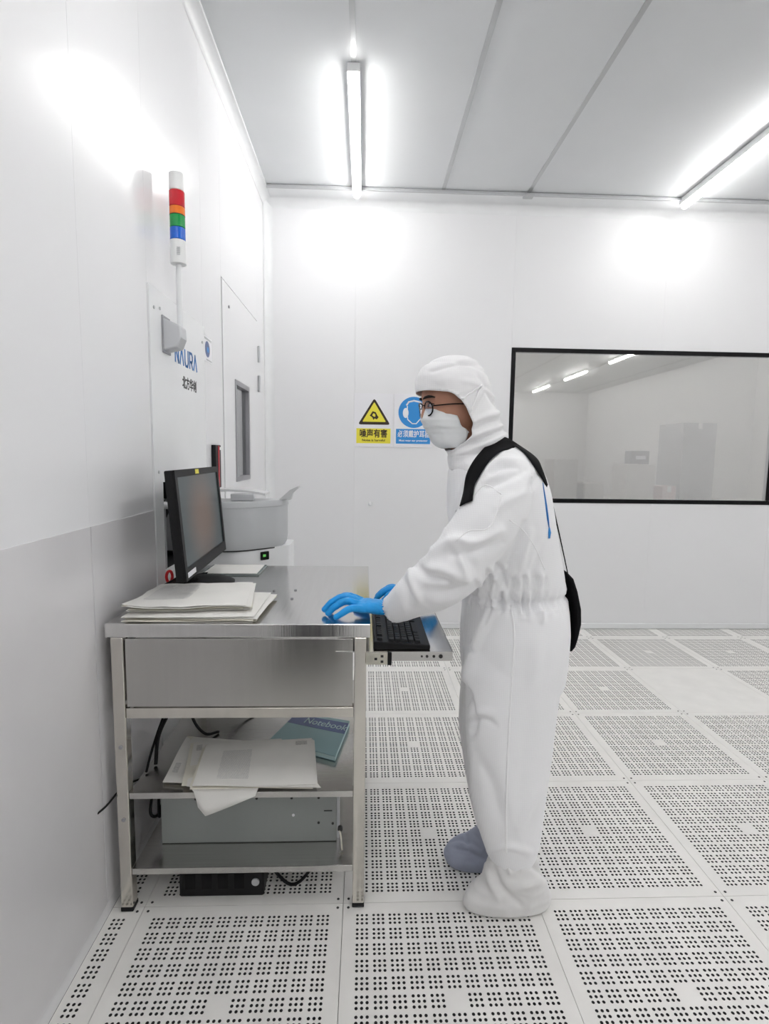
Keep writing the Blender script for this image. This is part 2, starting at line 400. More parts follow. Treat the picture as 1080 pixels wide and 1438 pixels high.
# ---------------- left wall: panels, steel cladding, door, machine opening
MY0, MY1, MZ1 = 1.905, 2.535, 1.945             # machine front
DY0, DY1, DZ = 2.865, 3.79, 2.275
wl = thing('wall_left', None, None, (XL, 0, 0), kind='structure')
def lp(y0, y1, z0, z1): bx(XL-.05, XL, y0+g, y1-g, z0, z1).build('wall_panel', M['wallside'], wl)
lp(YF, -2.4, 0, H+.05); lp(-2.4, -.47, 0, H+.05); lp(-.47, 1.462, 0, H+.05); lp(1.462, MY0, 0, H+.05)
lp(MY0, MY1, MZ1, H+.05); lp(MY1, DY0, 0, H+.05); lp(DY0, DY1, DZ+.003, H+.05); lp(DY1, YB+.05, 0, H+.05)
for y0, y1 in ((-1.0, .25), (.253, 1.459), (1.465, MY0-.003)):
    bx(XL+.0002, XL+.003, y0, y1, .05, 1.166).build('steel_cladding', M['clad'], wl)
door = thing('door_1', None, None, (XL, (DY0+DY1)/2, 0), kind='structure')
# door leaf with a window cut-out
VY0, VY1, VZ0, VZ1 = 3.115, 3.487, 1.208, 1.793
leaf = MB()
for a in ((DY0+.006, VY0, .008, DZ-.006), (VY1, DY1-.006, .008, DZ-.006), (VY0, VY1, .008, VZ0), (VY0, VY1, VZ1, DZ-.006)):
    leaf.box(XL-.04, XL+.004, a[0], a[1], a[2], a[3])
leaf.build('door_leaf', M['wallside'], door)
vf = MB(); t_ = .028
for a in ((VY0, VY1, VZ0, VZ0+t_), (VY0, VY1, VZ1-t_, VZ1), (VY0, VY0+t_, VZ0+t_, VZ1-t_), (VY1-t_, VY1, VZ0+t_, VZ1-t_)):
    vf.box(XL-.036, XL+.008, *a)
vf.build('window_frame', M['bracketdk'], door)
bx(XL-.02, XL-.014, VY0+t_, VY1-t_, VZ0+t_, VZ1-t_).build('window_pane', M['doorglass'], door)
for zz in (2.055, 1.855, .35):
    hg = MB().cyl((XL+.012, DY1-.006, zz-.055), (XL+.012, DY1-.006, zz+.055), .009, 12).build('hinge', M['greytrim'], door, smooth='auto')
MB().disc((XL+.004, 3.0, 2.16), (1,0,0), .008, .006, 12).build('stud', M['bracketdk'], door)
MB().disc((XL+.004, 2.93, 1.02), (1,0,0), .025, .012, 16).build('lock_plate', M['greytrim'], door)
# other walls, beyond the camera's view
struct('wall_right', bx(XR, XR+.05, YF, YB, 0, H+.05), M['wall'])
struct('wall_front', bx(XL, XR, YF-.05, YF, 0, H+.05), M['wall'])
struct('wall_corridor', bx(-1.62, -1.57, MY1+.05, YB+.05, 0, H), M['darkroom'])
# next room seen through the window
nr = struct('wall_next_room', bx(.2, 5.2, 7.0, 7.05, -.02, H), M['darkroom'])
struct('wall_next_room_left', bx(.15, .2, YB+.06, 7.05, -.02, H), M['darkroom'])
struct('wall_next_room_right', bx(5.2, 5.25, YB+.06, 7.05, -.02, H), M['darkroom'])
struct('floor_next_room', bx(.2, 5.2, YB+.06, 7.0, -.05, -.02), M['darkroom'])
struct('ceiling_next_room', bx(.2, 5.2, YB+.06, 7.0, H, H+.05), M['darkroom'])

# ---------------- ceiling lamps (teardrop tubes)
def lamp_parts(root):
    x, y, z = root.location; L = 1.2
    prof = [(-.012, 0), (-.030, -.030), (-.020, -.058), (0, -.066), (.020, -.058), (.030, -.030), (.012, 0)]
    MB().loft([[(x+a, y+s, z+b+.0) for a, b in [(-.03, .0), (-.03, -.040), (.03, -.040), (.03, .0)]] for s in (-L/2, L/2)]).build('housing', M['whitepl'], root)
    pts = [(math.cos(t)*.024, -.045+math.sin(t)*.024) for t in [2*math.pi*k/14 for k in range(14)]]
    rings = []
    for s, k in ((-L/2+.001, .5), (-L/2+.012, 1), (L/2-.012, 1), (L/2-.001, .5)):
        rings.append([(x+a*k, y+s, z-.047+(b+.045)*k) for a, b in pts])
    MB().loft(rings).build('diffuser', M['diff'], root, smooth=True)
lamp0 = None
rows = (3.335, 1.05, -1.25, -3.5, -5.8)
for ci, lx in enumerate((-.07, 2.27, 4.61)):
    for ri, ly in enumerate(rows):
        place = ['beside the left wall', 'near the window', 'by the far right wall'][ci]
        lab = ('ceiling tube lamp ' + place + ', ' +
               ['nearest the back wall', 'second from the back wall', 'third from the back wall', 'fourth from the back wall', 'farthest from the back wall'][ri])
        if lamp0 is None:
            lamp0 = thing('tube_lamp', lab, 'lamp', (lx, ly, H-.0045), 'tube lamps on the ceiling'); lamp_parts(lamp0)
        else:
            o = lamp0.copy(); COL.objects.link(o); o.location = (lx, ly, H-.0045); o['label'] = lab
            for c in lamp0.children: d = c.copy(); COL.objects.link(d); d.parent = o
for lx, lab in ((1.6, 'left tube lamp added to brighten the room behind the black framed window'), (3.4, 'right tube lamp added to brighten the room behind the black framed window')):  # extra lamps added to brighten the view through the window
    ln = lamp0.copy(); COL.objects.link(ln); ln.location = (lx, 5.5, H-.001); ln['label'] = lab
    for c in lamp0.children: d = c.copy(); COL.objects.link(d); d.parent = ln

# ================================================================ WALL MACHINE
mc = thing('process_machine', 'white wall machine with blue logo lettering and grey rounded loading cover', 'machine', (XL, 2.2, 0))
OY0, OY1, OZ0, OZ1 = 1.985, 2.50, .915, 1.262
fp = MB(); X0, X1 = XL-.03, XL+.006
for a in ((MY0+.002, OY0, .02, MZ1), (OY1, MY1-.002, .02, MZ1), (OY0, OY1, OZ1, MZ1), (OY0, OY1, .02, OZ0)): fp.box(X0, X1, *a)
fp.build('front_panel', M['white'], mc)
li = MB(); XD = XL-.40
li.box(XD, XD+.01, OY0-.02, OY1+.02, OZ0-.02, OZ1+.02); li.box(XD, X0, OY0-.02, OY0-.001, OZ0-.02, OZ1+.02); li.box(XD, X0, OY1+.001, OY1+.02, OZ0-.02, OZ1+.02)
li.box(XD, X0, OY0-.02, OY1+.02, OZ1, OZ1+.02); li.box(XD, X0, OY0-.02, OY1+.02, OZ0-.02, OZ0-.001)
li.build('opening_liner', M['blackpl'], mc)
for yy, zz in ((1.945, 1.875), (2.50, 1.87), (1.945, 1.30), (2.0, 1.885)):
    MB().disc((X1, yy, zz), (1,0,0), .006, .003, 10).build('screw', M['greytrim'], mc)
# logo + company name (letters without crossbars, as printed)
LX = X1+.0002
p0 = PX(245, 491, LX); p1 = PX(277.5, 519, LX)
ly0, ly1 = p0.y, p1.y; lz = 1.727; lh = .062
lg = MB()
def strokes(parts, y, w, th=.0105):
    for seg in parts:
        for (a, b), (c, d) in zip(seg, seg[1:]):
            A = Vector((0, y+a*w, lz+b*lh)); B = Vector((0, y+c*w, lz+d*lh)); t = (B-A).normalized(); n = Vector((0, -t.z, t.y))*th/2
            A -= t*th*.35; B += t*th*.35
            lg.prism([Vector((LX, *(q.yz))) for q in (A+n, B+n, B-n, A-n)], (.0008, 0, 0))
LW = (ly1-ly0)/5
N_ = [[(.12, 0), (.12, 1), (.72, 0), (.72, 1)]]; A_ = [[(.05, 0), (.40, 1), (.75, 0)]]
U_ = [[(.1, 1), (.1, .25), (.25, 0), (.6, 0), (.75, .25), (.75, 1)]]
R_ = [[(.12, 0), (.12, 1), (.6, 1), (.74, .8), (.74, .6), (.6, .42), (.2, .42)], [(.45, .42), (.76, 0)]]
for i, L_ in enumerate((N_, A_, U_, R_, A_)): strokes(L_, ly0+i*LW, LW*1.05)
tag(lg.build('logo_lettering', M['blue'], mc), 'blue NAURA lettering')
text('北方华创', .052, M['black'], (LX, PX(256, 530, LX).y, 1.638), (0,1,0), (0,0,1), mc, 'name_lettering', bold=.0012, fit=.178)

# loading cover (rounded grey tub) reaching out of the opening
A0 = Vector((-.98, 2.36, 0)); A1 = Vector((-.555, 2.345, 0)); A2 = Vector((-.385, 2.49, 0)); A3 = Vector((-.365, 2.60, 0)); A4 = Vector((-.98, 2.49, 0))
TB, TT = .938, 1.158
def arcpoly(pts, radii, n=7):
    out = []
    for i, p in enumerate(pts):
        r = radii[i]; a = (pts[i-1]-p).normalized(); b = (pts[(i+1) % len(pts)]-p).normalized()
        if r == 0: out.append(p.copy()); continue
        for k in range(n+1):
            t = k/n; out.append((p+a*r)*(1-t)**2+p*2*t*(1-t)+(p+b*r)*t*t)
    return out
plan = arcpoly([A0, A1, A2, A3, A4], [0, .09, .05, .03, 0])
cen = Vector((-.7, 2.5, 0))
def ringz(z, sc, dx=0): return [Vector((cen.x+(p.x-cen.x)*sc+dx, cen.y+(p.y-cen.y)*sc, z)) for p in plan]
port = MB().loft([ringz(TB, .955), ringz(TB+.018, .985), ringz(TB+.05, 1.0), ringz(TT-.03, 1.0), ringz(TT-.028, 1.012), ringz(TT-.004, 1.012), ringz(TT, 1.0), ringz(TT+.0, .96)]).build('loading_cover', M['tub'], mc, smooth='auto')
MB().loft([ringz(TB-.006, .95), ringz(TB-.001, .95)]).build('gasket', M['black'], port)
lid = MB()
lidp = catmull([(-.78, 2.40, 1.180), (-.66, 2.40, 1.204), (-.56, 2.41, 1.204), (-.50, 2.42, 1.197), (-.452, 2.43, 1.188)], 5)
lid.loft([[p+Vector((0, 0, -.006)), p+Vector((0, .13, -.006)), p+Vector((0, .13, .004)), p+Vector((0, 0, .004))] for p in lidp])
lid.build('curved_lid', M['tublid'], port, smooth='auto')
bx(-.60, -.50, 2.40, 2.44, TT+.001, 1.19).build('latch_block', M['bracket'], port, bevel=.003)
bx(-.70, -.64, 2.335, 2.353, 1.158, 1.168).build('clasp', M['bracket'], port, bevel=.003)
MB().prism([(-.40, 2.50, TT), (-.345, 2.50, TT), (-.335, 2.50, 1.19), (-.305, 2.50, 1.215), (-.31, 2.50, 1.223), (-.35, 2.50, 1.205)], (0, .05, 0)).build('hinged_flap', M['tublid'], port, bevel=.002)
# white plinth below the cover
pb = arcpoly([Vector((XL+.006, 2.37, 0)), Vector((-.55, 2.37, 0)), Vector((-.375, 2.515, 0)), Vector((-.355, 2.53, 0)), Vector((-.355, 2.70, 0)), Vector((XL+.006, 2.70, 0))], [0, .05, .02, .01, .02, 0])
pl = MB().loft([[Vector((p.x, p.y, z)) for p in pb] for z in (.02, .938)]).build('plinth', M['white'], mc, smooth='auto')
nn = (Vector((-.375, 2.515, 0))-Vector((-.55, 2.37, 0))).normalized(); out = Vector((nn.y, -nn.x, 0))
dc = Vector((-.46, 2.4446, .902)); ds = MB(); hw, hh = .022, .020
ds.prism([dc+nn*a*hw+Vector((0,0,b*hh)) for a, b in ((-1,-1),(1,-1),(1,1),(-1,1))], out*.008)
dd = ds.build('display', M['blackgl'], pl, bevel=.004)
MB().prism([dc+out*.0082+nn*a*.011+Vector((0,0,b*.007)) for a, b in ((-1,-.6),(.3,-.6),(.3,1),(-1,1))], out*.0006).build('readout', M['lgreen'], dd)
# hoses inside the opening
for k in range(5):
    y = 2.03+.012*k; MB().tube(catmull([(-.90, y+.05, 1.23-.01*k), (-.82, y+.01, 1.245-.012*k), (-.765, y, 1.20-.01*k), (-.77, y, 1.12)], 5), .006, 8).build('hose', M['cable'], mc, smooth=True)
MB().cyl((-.78, 2.02, 1.175), (-.735, 2.035, 1.17), .014, 14).build('valve_knob', M['whitepl'], mc, smooth='auto')
MB().cyl((-.755, 2.03, .93), (-.755, 2.03, 1.16), .004, 8).build('rod', M['bracket'], mc, smooth='auto')

# ================================================================ SIGNAL TOWER
TX, TY = -.69, 2.062
st = thing('signal_tower', 'slim signal tower with red, orange, green and blue lenses on a pole', 'signal light', (TX, TY, 1.80))
def cylz(z0, z1, r, n=28): return MB().cyl((TX, TY, z0), (TX, TY, z1), r, n)
for nm, z0, z1, r, m in (('cap', 2.312, 2.372, .0262, 'whitepl'), ('red_lens', 2.257, 2.311, .0272, 'sred'), ('orange_lens', 2.228, 2.256, .0272, 'sora'),
                         ('green_lens', 2.185, 2.227, .0272, 'sgrn'), ('blue_lens', 2.142, 2.184, .0272, 'sblu'), ('body', 2.058, 2.141, .0278, 'whitepl')):
    cylz(z0, z1, r).build(nm, M[m], st, smooth='auto', bevel=.002)
cylz(2.227, 2.2285, .0275).build('divider', M['brown'], st, smooth='auto')
cylz(1.826, 2.06, .0105).build('pole', M['trim'], st, smooth='auto')
sp = MB()
for k in range(5): sp.box(TX+.004, TX+.016, TY-.029, TY-.0262, 2.085+.006*k, 2.087+.006*k)
sp.build('speaker_slot', M['bracket'], st)
# wedge bracket fixed to the panel
bk = MB()
bw0, bw1 = TY-.045, TY+.022
bk.prism([(XL+.0065, bw0, 1.86), (TX+.014, bw0+.004, 1.833), (TX+.016, bw0+.004, 1.79), (TX+.002, bw0+.004, 1.755), (XL+.0065, bw0, 1.742)], (0, bw1-bw0, 0))
bk.build('bracket', M['bracket'], st, bevel=.006)
bx(XL+.0062, XL+.012, bw0-.004, bw1+.004, 1.735, 1.868).build('bracket_gasket', M['bracketdk'], st, bevel=.002)

# ================================================================ WALL THINGS (left)
sk = thing('wall_sticker', 'small white wall sticker with a dark blue round symbol beside the machine', 'sticker', (XL, 2.61, 1.82))
ya, yb_ = 2.548, 2.672
bx(XL+.0003, XL+.0015, ya, yb_, 1.80, 1.915).build('sheet', M['signwhite'], sk)
MB().disc((XL+.0015, 2.598, 1.858), (1,0,0), .037, .0006, 28).build('symbol', M['navy'], sk)
MB().disc((XL+.0021, 2.603, 1.856), (1,0,0), .014, .0005, 16).build('symbol_mark', M['signblue'], sk)
bx(XL+.0015, XL+.002, ya+.006, yb_-.006, 1.900, 1.909).build('print_line', M['greytrim'], sk)
bx(XL+.0015, XL+.002, ya+.03, yb_-.004, 1.806, 1.812).build('print_line', M['greytrim'], sk)
rd = thing('wall_reader', 'narrow black and red wall unit above the monitor', 'wall unit', (XL, 2.67, 1.22))
bx(XL+.001, XL+.022, 2.63, 2.725, 1.20, 1.412).build('body', M['blackpl'], rd, bevel=.003)
bx(XL+.022, XL+.0245, 2.672, 2.69, 1.205, 1.408).build('red_strip', M['red'], rd)
bx(XL+.022, XL+.0245, 2.695, 2.716, 1.388, 1.402).build('label_plate', M['signwhite'], rd)

# ================================================================ SIGNS ON THE BACK WALL
SY = YB-.0005
def sign(name, label, x0, x1, z0, z1):
    s = thing(name, label, 'sign', ((x0+x1)/2, YB, z0))
    bx(x0, x1, YB-.004, YB-.0003, z0, z1).build('board', M['signwhite'], s, bevel=.001); return s
FY = YB-.0046; TH = (0, -.0004, 0)
def flat(pts, y=FY, th=.0006): return MB().prism([(a, y, b) for a, b in pts], (0, -th, 0))
x0, x1, z0, z1 = -.082, .216, 1.437, 1.842
s1 = sign('warning_sign', 'white wall sign with a yellow warning triangle and yellow caption', x0, x1, z0, z1)
cx = .071
def tri(cx, zb, zt, hw, rd): 
    pts = [Vector((cx-hw, zb, 0)), Vector((cx+hw, zb, 0)), Vector((cx, zt, 0))]
    return [(p.x, p.y) for p in arcpoly(pts, [rd]*3, 4)]
flat(tri(cx, 1.607, 1.807, .124, .022), YB-.0042, .0004).build('triangle_edge', M['brown'], s1)
flat(tri(cx, 1.628, 1.778, .091, .010), YB-.0046, .0004).build('triangle', M['yellow'], s1)
ear = MB()
ear.prism([(a+cx, YB-.005, b+1.672) for a, b in ((-.034, .002), (-.012, .036), (.012, .028), (.024, .004), (.034, -.008), (.020, -.026), (.004, -.018), (-.006, -.030), (-.014, -.010))], (0, -.0004, 0))
ear.build('ear_symbol', M['brown'], s1)
flat([(a+cx, b+1.675) for a, b in ((-.016, .002), (-.006, .018), (.008, .012), (.010, -.006), (0, -.010))], YB-.0054, .0003).build('ear_symbol', M['yellow'], s1)
flat([(x0+.018, 1.465), (x1-.018, 1.465), (x1-.018, 1.578), (x0+.018, 1.578)], YB-.0042, .0004).build('caption_field', M['yellow'], s1)
text('噪声有害', .066, M['brown'], (x0+.044, YB-.0049, 1.516), (1,0,0), (0,0,1), s1, 'caption', bold=.0016, fit=.21)
text('Noise is harmful', .024, M['brown'], (x0+.062, YB-.0049, 1.481), (1,0,0), (0,0,1), s1, 'caption', bold=.0004, fit=.175)
x0, x1 = .222, .522
s2 = sign('mandatory_sign', 'white wall sign with a blue ear protector disc behind the worker\'s face', x0, x1, z0, z1)
cx, cz = .374, 1.704
MB().disc((cx, YB-.0042, cz), (0,-1,0), .118, .0004, 40).build('disc', M['signblue'], s2)
head = [(cx+.092*math.sin(t)*.62, cz+.085*math.cos(t)) for t in [2*math.pi*k/20 for k in range(20)]]
hd = MB(); yy = YB-.0046
def stroke(mb, pts, w, y=yy):
    for (a, b), (c, d) in zip(pts, pts[1:]):
        A, B = Vector((a, b)), Vector((c, d)); t = (B-A).normalized(); n = Vector((-t.y, t.x))*w/2
        mb.prism([(q.x, y, q.y) for q in (A-t*w*.3+n, B+t*w*.3+n, B+t*w*.3-n, A-t*w*.3-n)], (0, -.0004, 0))
stroke(hd, [(cx-.055, cz+.055), (cx-.04, cz+.078), (cx, cz+.088), (cx+.05, cz+.078), (cx+.075, cz+.04)], .012)
stroke(hd, [(cx-.050, cz+.045), (cx-.050, cz-.02), (cx-.045, cz-.055), (cx-.01, cz-.085), (cx+.02, cz-.085), (cx+.05, cz-.05)], .008)
hd.build('head_symbol', M['signwhite'], s2)
MB().disc((cx-.062, YB-.0046, cz-.005), (0,-1,0), .038, .0006, 20, .022).build('ear_muff', M['signwhite'], s2)
flat([(x0+.018, 1.465), (x1-.018, 1.465), (x1-.018, 1.578), (x0+.018, 1.578)], YB-.0042, .0004).build('caption_field', M['signblue'], s2)
text('必须戴护耳器', .056, M['signwhite'], (x0+.030, YB-.0049, 1.520), (1,0,0), (0,0,1), s2, 'caption', bold=.0012, fit=.25)
text('Must wear ear protector', .022, M['signwhite'], (x0+.042, YB-.0049, 1.483), (1,0,0), (0,0,1), s2, 'caption', bold=.0004, fit=.22)
wk = thing('wall_stud', 'small white round knob on the back wall under the warning sign', 'knob', (.048, YB, 1.0))
MB().disc((.048, YB-.0003, 1.0), (0,-1,0), .024, .003, 20).build('rosette', M['whitepl'], wk, smooth='auto')
MB().cyl((.048, YB-.003, 1.0), (.048, YB-.022, 1.0), .016, 18, .013).build('cap', M['white'], wk, smooth='auto', bevel=.003)

# ================================================================ THROUGH THE WINDOW
bt = thing('bench', 'long pale bench in the room behind the window', 'bench', (2.6, 5.6, -.02))
bx(1.0, 4.4, 5.3, 6.0, .90, .94).build('worktop', M['palebox'], bt)
for xx in (1.05, 2.6, 4.3):
    for yy_ in (5.34, 5.92): bx(xx, xx+.05, yy_, yy_+.05, -.02, .90).build('leg', M['greybox'], bt)
def carton(lab, x0, x1, y0, y1, z0, z1, m):
    c = thing('carton', lab, 'box', ((x0+x1)/2, (y0+y1)/2, z0), 'boxes behind the window')
    bx(x0, x1, y0, y1, z0, z1).build('body', M[m], c, bevel=.006)
    MB().box((x0+x1)/2-.02, (x0+x1)/2+.02, y0-.001, y1+.001, z1-.06, z1+.001).build('tape', M['palebox'], c)
carton('wide dusky pink box at the left end of the bench behind the window', 1.35, 1.80, 5.35, 5.7, .94, 1.14, 'pink')
carton('pale upright box beside the pink box behind the window', 1.95, 2.20, 5.40, 5.7, .94, 1.36, 'palebox')
carton('low pale box in the middle of the bench behind the window', 2.26, 2.46, 5.35, 5.7, .94, 1.12, 'palebox')
carton('small pink box right of the pale carton with the instrument', 3.07, 3.22, 5.35, 5.6, .94, 1.10, 'pink')
carton('tall grey carton at the right end of the bench behind the window', 3.25, 3.6, 5.35, 5.8, .94, 1.75, 'greybox')
ia, ib = PY(887, 633, 5.42), PY(911.5, 652, 5.42)
carton('pale carton carrying the dark instrument behind the window', ia.x-.05, ib.x+.06, 5.40, 5.72, .94, ib.z-.002, 'palebox')
ins = thing('instrument_box', 'dark grey instrument box with a small panel, seen through the window', 'instrument', ((ia.x+ib.x)/2, 5.5, ib.z))
bx(ia.x, ib.x, 5.42, 5.56, ib.z, ia.z).build('case', M['dkbox'], ins, bevel=.006)
bx(ia.x+.05, ib.x-.04, 5.417, 5.42, ib.z+.05, ib.z+.085).build('panel', M['bracket'], ins)
MB().disc((ib.x-.025, 5.4195, ib.z+.065), (0,-1,0), .010, .004, 12).build('knob', M['black'], ins)

# ================================================================ WORKBENCH
TX0, TX1, TY0, TY1, TZ = -.727, .022, 1.478, 2.282, .889
tb = thing('steel_workbench', 'stainless steel workbench with a drawer front and two open shelves', 'workbench', ((TX0+TX1)/2, (TY0+TY1)/2, 0))
bx(TX0, TX1, TY0, TY1, TZ-.040, TZ).build('tabletop', M['steeltop'], tb, bevel=.0025)
LW_ = .035
for xa in (TX0+.012, TX1-.046):
    for yc in (TY0+.004, TY1-.045):
        lg_ = bx(xa, xa+LW_, yc, yc+LW_, .012, TZ-.041).build('leg', M['steelleg'], tb, bevel=.003)
        bx(xa-.001, xa+LW_+.001, yc-.001, yc+LW_+.001, .0005, .014).build('foot_cap', M['blackpl'], lg_, bevel=.002)
DX0, DX1 = TX0+.012+LW_+.002, TX1-.048
dr = MB().box(DX0+.002, DX1-.002, TY0+.008, TY0+.012, .640, TZ-.046)
dr.box(DX0+.01, DX0+.014, TY0+.012, TY0+.60, .645, .83); dr.box(DX1-.014, DX1-.01, TY0+.012, TY0+.60, .645, .83); dr.box(DX0+.01, DX1-.01, TY0+.012, TY0+.60, .645, .65)
dr.build('drawer', M['steelv'], tb, bevel=.001)
bx(DX0-.001, DX1+.001, TY0+.006, TY0+.036, .606, .637).build('front_rail', M['steelleg'], tb, bevel=.002)
for ya in (TY0+.04, ):
    for xa in (TX0+.014, TX1-.044): bx(xa, xa+.028, TY0+.04, TY1-.046, .606, .634).build('side_rail', M['steelleg'], tb, bevel=.002)
bx(DX0, DX1, TY1-.04, TY1-.012, .606, .634).build('rear_rail', M['steelleg'], tb, bevel=.002)
for z0, z1 in ((.358, .377), (.118, .137)):
    mb = MB().box(DX0-.001, DX1+.001, TY0+.008, TY1-.012, z1-.003, z1); mb.box(DX0-.001, DX1+.001, TY0+.006, TY0+.009, z0, z1)
    mb.build('shelf', M['steel'], tb, bevel=.001)
for px_, py_ in ((385, 830), (415, 829), (379, 841), (410, 841)):
    p = PZ(px_, py_, TZ); MB().disc((p.x, p.y, TZ-.0002), (0,0,1), .005, .0035, 10).build('bolt', M['bracketdk'], tb)
for zz in (.52, .295):
    MB().disc((TX0+.03, TY0+.004, zz), (0,-1,0), .006, .002, 10).build('screw', M['bracketdk'], tb)
# pull-out keyboard tray on the right-hand side
KX1, KY0, KY1, KZ = .262, 1.484, 1.955, .806
tr = bx(TX1-.10, KX1, KY0, KY1, KZ-.003, KZ).build('keyboard_tray', M['steeltop'], tb)
trs = MB().box(TX1+.055, KX1, KY0-.002, KY0+.001, KZ-.028, KZ); trs.box(TX1-.1, KX1, KY1-.001, KY1+.002, KZ-.028, KZ); trs.box(KX1-.003, KX1, KY0, KY1, KZ-.028, KZ)
trs.build('tray_lip', M['steel'], tr, bevel=.001)
bx(TX1-.012, TX1+.056, KY0-.010, KY0-.003, KZ-.036, KZ-.002).build('slide_rail', M['zinc'], tr, bevel=.001)
bx(TX1+.050, TX1+.062, KY0-.012, KY0-.002, KZ-.037, KZ).build('slide_stop', M['blackpl'], tr, bevel=.001)
for a, b in ((.03, -.010), (.03, -.026), (.012, -.018)):
    bx(TX1+a, TX1+a+.008, KY0-.0112, KY0-.0095, KZ+b-.004, KZ+b+.003).build('slide_hole', M['black'], tr)
for k, (a, rr) in enumerate(((.035, .006), (.055, .004), (.075, .004), (.09, .003))):
    MB().disc((KX1-a, KY0-.0022, KZ-.014), (0,-1,0), rr, .0012, 12).build('tray_hole', M['black'], tr)

# unseen dark cart added behind the camera to darken the steel fronts' reflection
ct = thing('added_dark_cart', 'dark grey cart added unseen behind the camera to darken the reflection in the drawer front', 'cart', (-.32, -.45, 0))
bx(-.52, -.10, -.70, -.25, .12, .16).build('lower_deck', M['dkbox'], ct, bevel=.004)
bx(-.50, -.12, -.68, -.27, .161, .82).build('cabinet', M['dkbox'], ct, bevel=.006)
bx(-.52, -.10, -.70, -.25, .822, .86).build('top_deck', M['dkbox'], ct, bevel=.004)
for xx in (-.48, -.14):
    for yy_ in (-.66, -.29): MB().cyl((xx-.015, yy_, .06), (xx+.015, yy_, .06), .058, 20).build('castor', M['blackpl'], ct, smooth='auto')
# ---------------- keyboard
kb = thing('keyboard', 'black desktop keyboard on the pull-out steel tray', 'keyboard', (.12, 1.72, KZ))
bx0, bx1, by0, by1 = .032, .198, 1.496, 1.940
kz = KZ+.0005
MB().prism([(bx0, by0, kz), (bx1, by0, kz), (bx1, by0, kz+.013), (bx0, by0, kz+.024)], (0, by1-by0, 0)).build('case', M['blackpl'], kb, bevel=.003)
def ktop(x): return kz+.024-(x-bx0)/(bx1-bx0)*.011
U = .0188
keymesh = {}
def key(x, y, w, d):                  # x across rows, y along the row
    k = (round(w, 4), round(d, 4))
    if k not in keymesh:
        a, b = w/2, d/2
        keymesh[k] = MB().loft([[(-a, -b, 0), (a, -b, 0), (a, b, 0), (-a, b, 0)], [(-a*.8, -b*.8, .007), (a*.8, -b*.8, .007), (a*.8, b*.8, .007), (-a*.8, b*.8, .007)]]).mesh('key', M['key'])
        bm = bmesh.new(); bm.from_mesh(keymesh[k]); bmesh.ops.recalc_face_normals(bm, faces=bm.faces); bm.to_mesh(keymesh[k]); bm.free()
    o = bpy.data.objects.new('key', keymesh[k]); COL.objects.link(o); o.parent = kb
    o.location = Vector((x, y, ktop(x)-.0002))-wloc(kb); o.rotation_euler = (0, .066, 0)
rowsx = [bx0+.018+.006*(i > 0)+i*.0195+.008*(i > 0) for i in range(6)]
lay = [[1, .9, 1,1,1,1, .5, 1,1,1,1, .5, 1,1,1,1], [1]*13+[2], [1.5]+[1]*12+[1.5], [1.75]+[1]*11+[2.25], [2.25]+[1]*10+[2.75], [1.25,1.25,1.25,6.25,1.25,1.25,1.25,1.25]]
for ri, rw in enumerate(lay):
    y = by0+.014
    for i, w in enumerate(rw):
        if not (ri == 0 and w < 1): key(rowsx[ri], y+w*U/2, .0175, w*U-.0012)
        y += w*U
    y = by0+.014+15*U+.006
    cols = [0, 1, 2] if ri in (0, 1, 2, 5) else ([1] if ri == 4 else [])
    for c in cols: key(rowsx[ri], y+(c+.5)*U, .0175, U-.0012)
    y += 3*U+.006
    if ri > 0:
        for c in range(4 if ri in (1, 2) else 3): key(rowsx[ri], y+(c+.5)*U, .0175, U-.0012)

# ---------------- monitor
ms = 1.30
mcn = CAM+Vector((-.433, 1.449, -.169))*ms; MW, MH = .44*ms, .261*ms; myw, mtl = 1.621, .082
mw = Vector((math.cos(myw), math.sin(myw), 0)); mn = Vector((math.sin(myw), -math.cos(myw), 0))
mu = Vector((0,0,1))*math.cos(mtl)-mn*math.sin(mtl); mf = mw.cross(mu)
mon = thing('monitor', 'black flat monitor with a dark screen, turned towards the worker', 'monitor', (-.63, 1.93, TZ))
def mp_(a, b, c): return mcn+mw*a+mu*b+mf*c
def mbox(a0, a1, b0, b1, c0, c1):
    m_ = MB().box(a0, a1, b0, b1, c0, c1); m_.v = [mp_(*p) for p in m_.v]; return m_
hw, hh = MW/2, MH/2
mbox(-hw, hw, -hh, hh, -.032, -.006).build('back_shell', M['blackpl'], mon, bevel=.004)
bz = MB(); bt_ = .022
for a in ((-hw, hw, hh-bt_, hh), (-hw, hw, -hh, -hh+.036), (-hw, -hw+bt_, -hh+.036, hh-bt_), (hw-bt_, hw, -hh+.036, hh-bt_)):
    q = MB().box(a[0], a[1], a[2], a[3], -.0059, 0); bz.add([mp_(*p) for p in q.v], q.f)
bz.build('bezel', M['blackpl'], mon)
scr = mbox(-hw+bt_+.0005, hw-bt_-.0005, -hh+.0365, hh-bt_-.0005, -.0055, -.004)
sc_o = scr.build('screen', M['screen'], mon)
me = sc_o.data; off = mcn-wloc(mon)                # centre the screen's own origin so its picture sits in the middle
for v in me.vertices: v.co -= off
sc_o.location = off
mbox(-.06, -.015, hh-.018, hh-.003, .0001, .0006).build('asset_sticker', M['yellow'], mon)
mbox(-hw+.02, -hw+.11, -hh+.008, -hh+.024, .0001, .0006).build('brand_strip', M['signwhite'], mon)
nb = mp_(0, -hh*.35, -.032)
bc = Vector((-.60, 1.965, TZ))
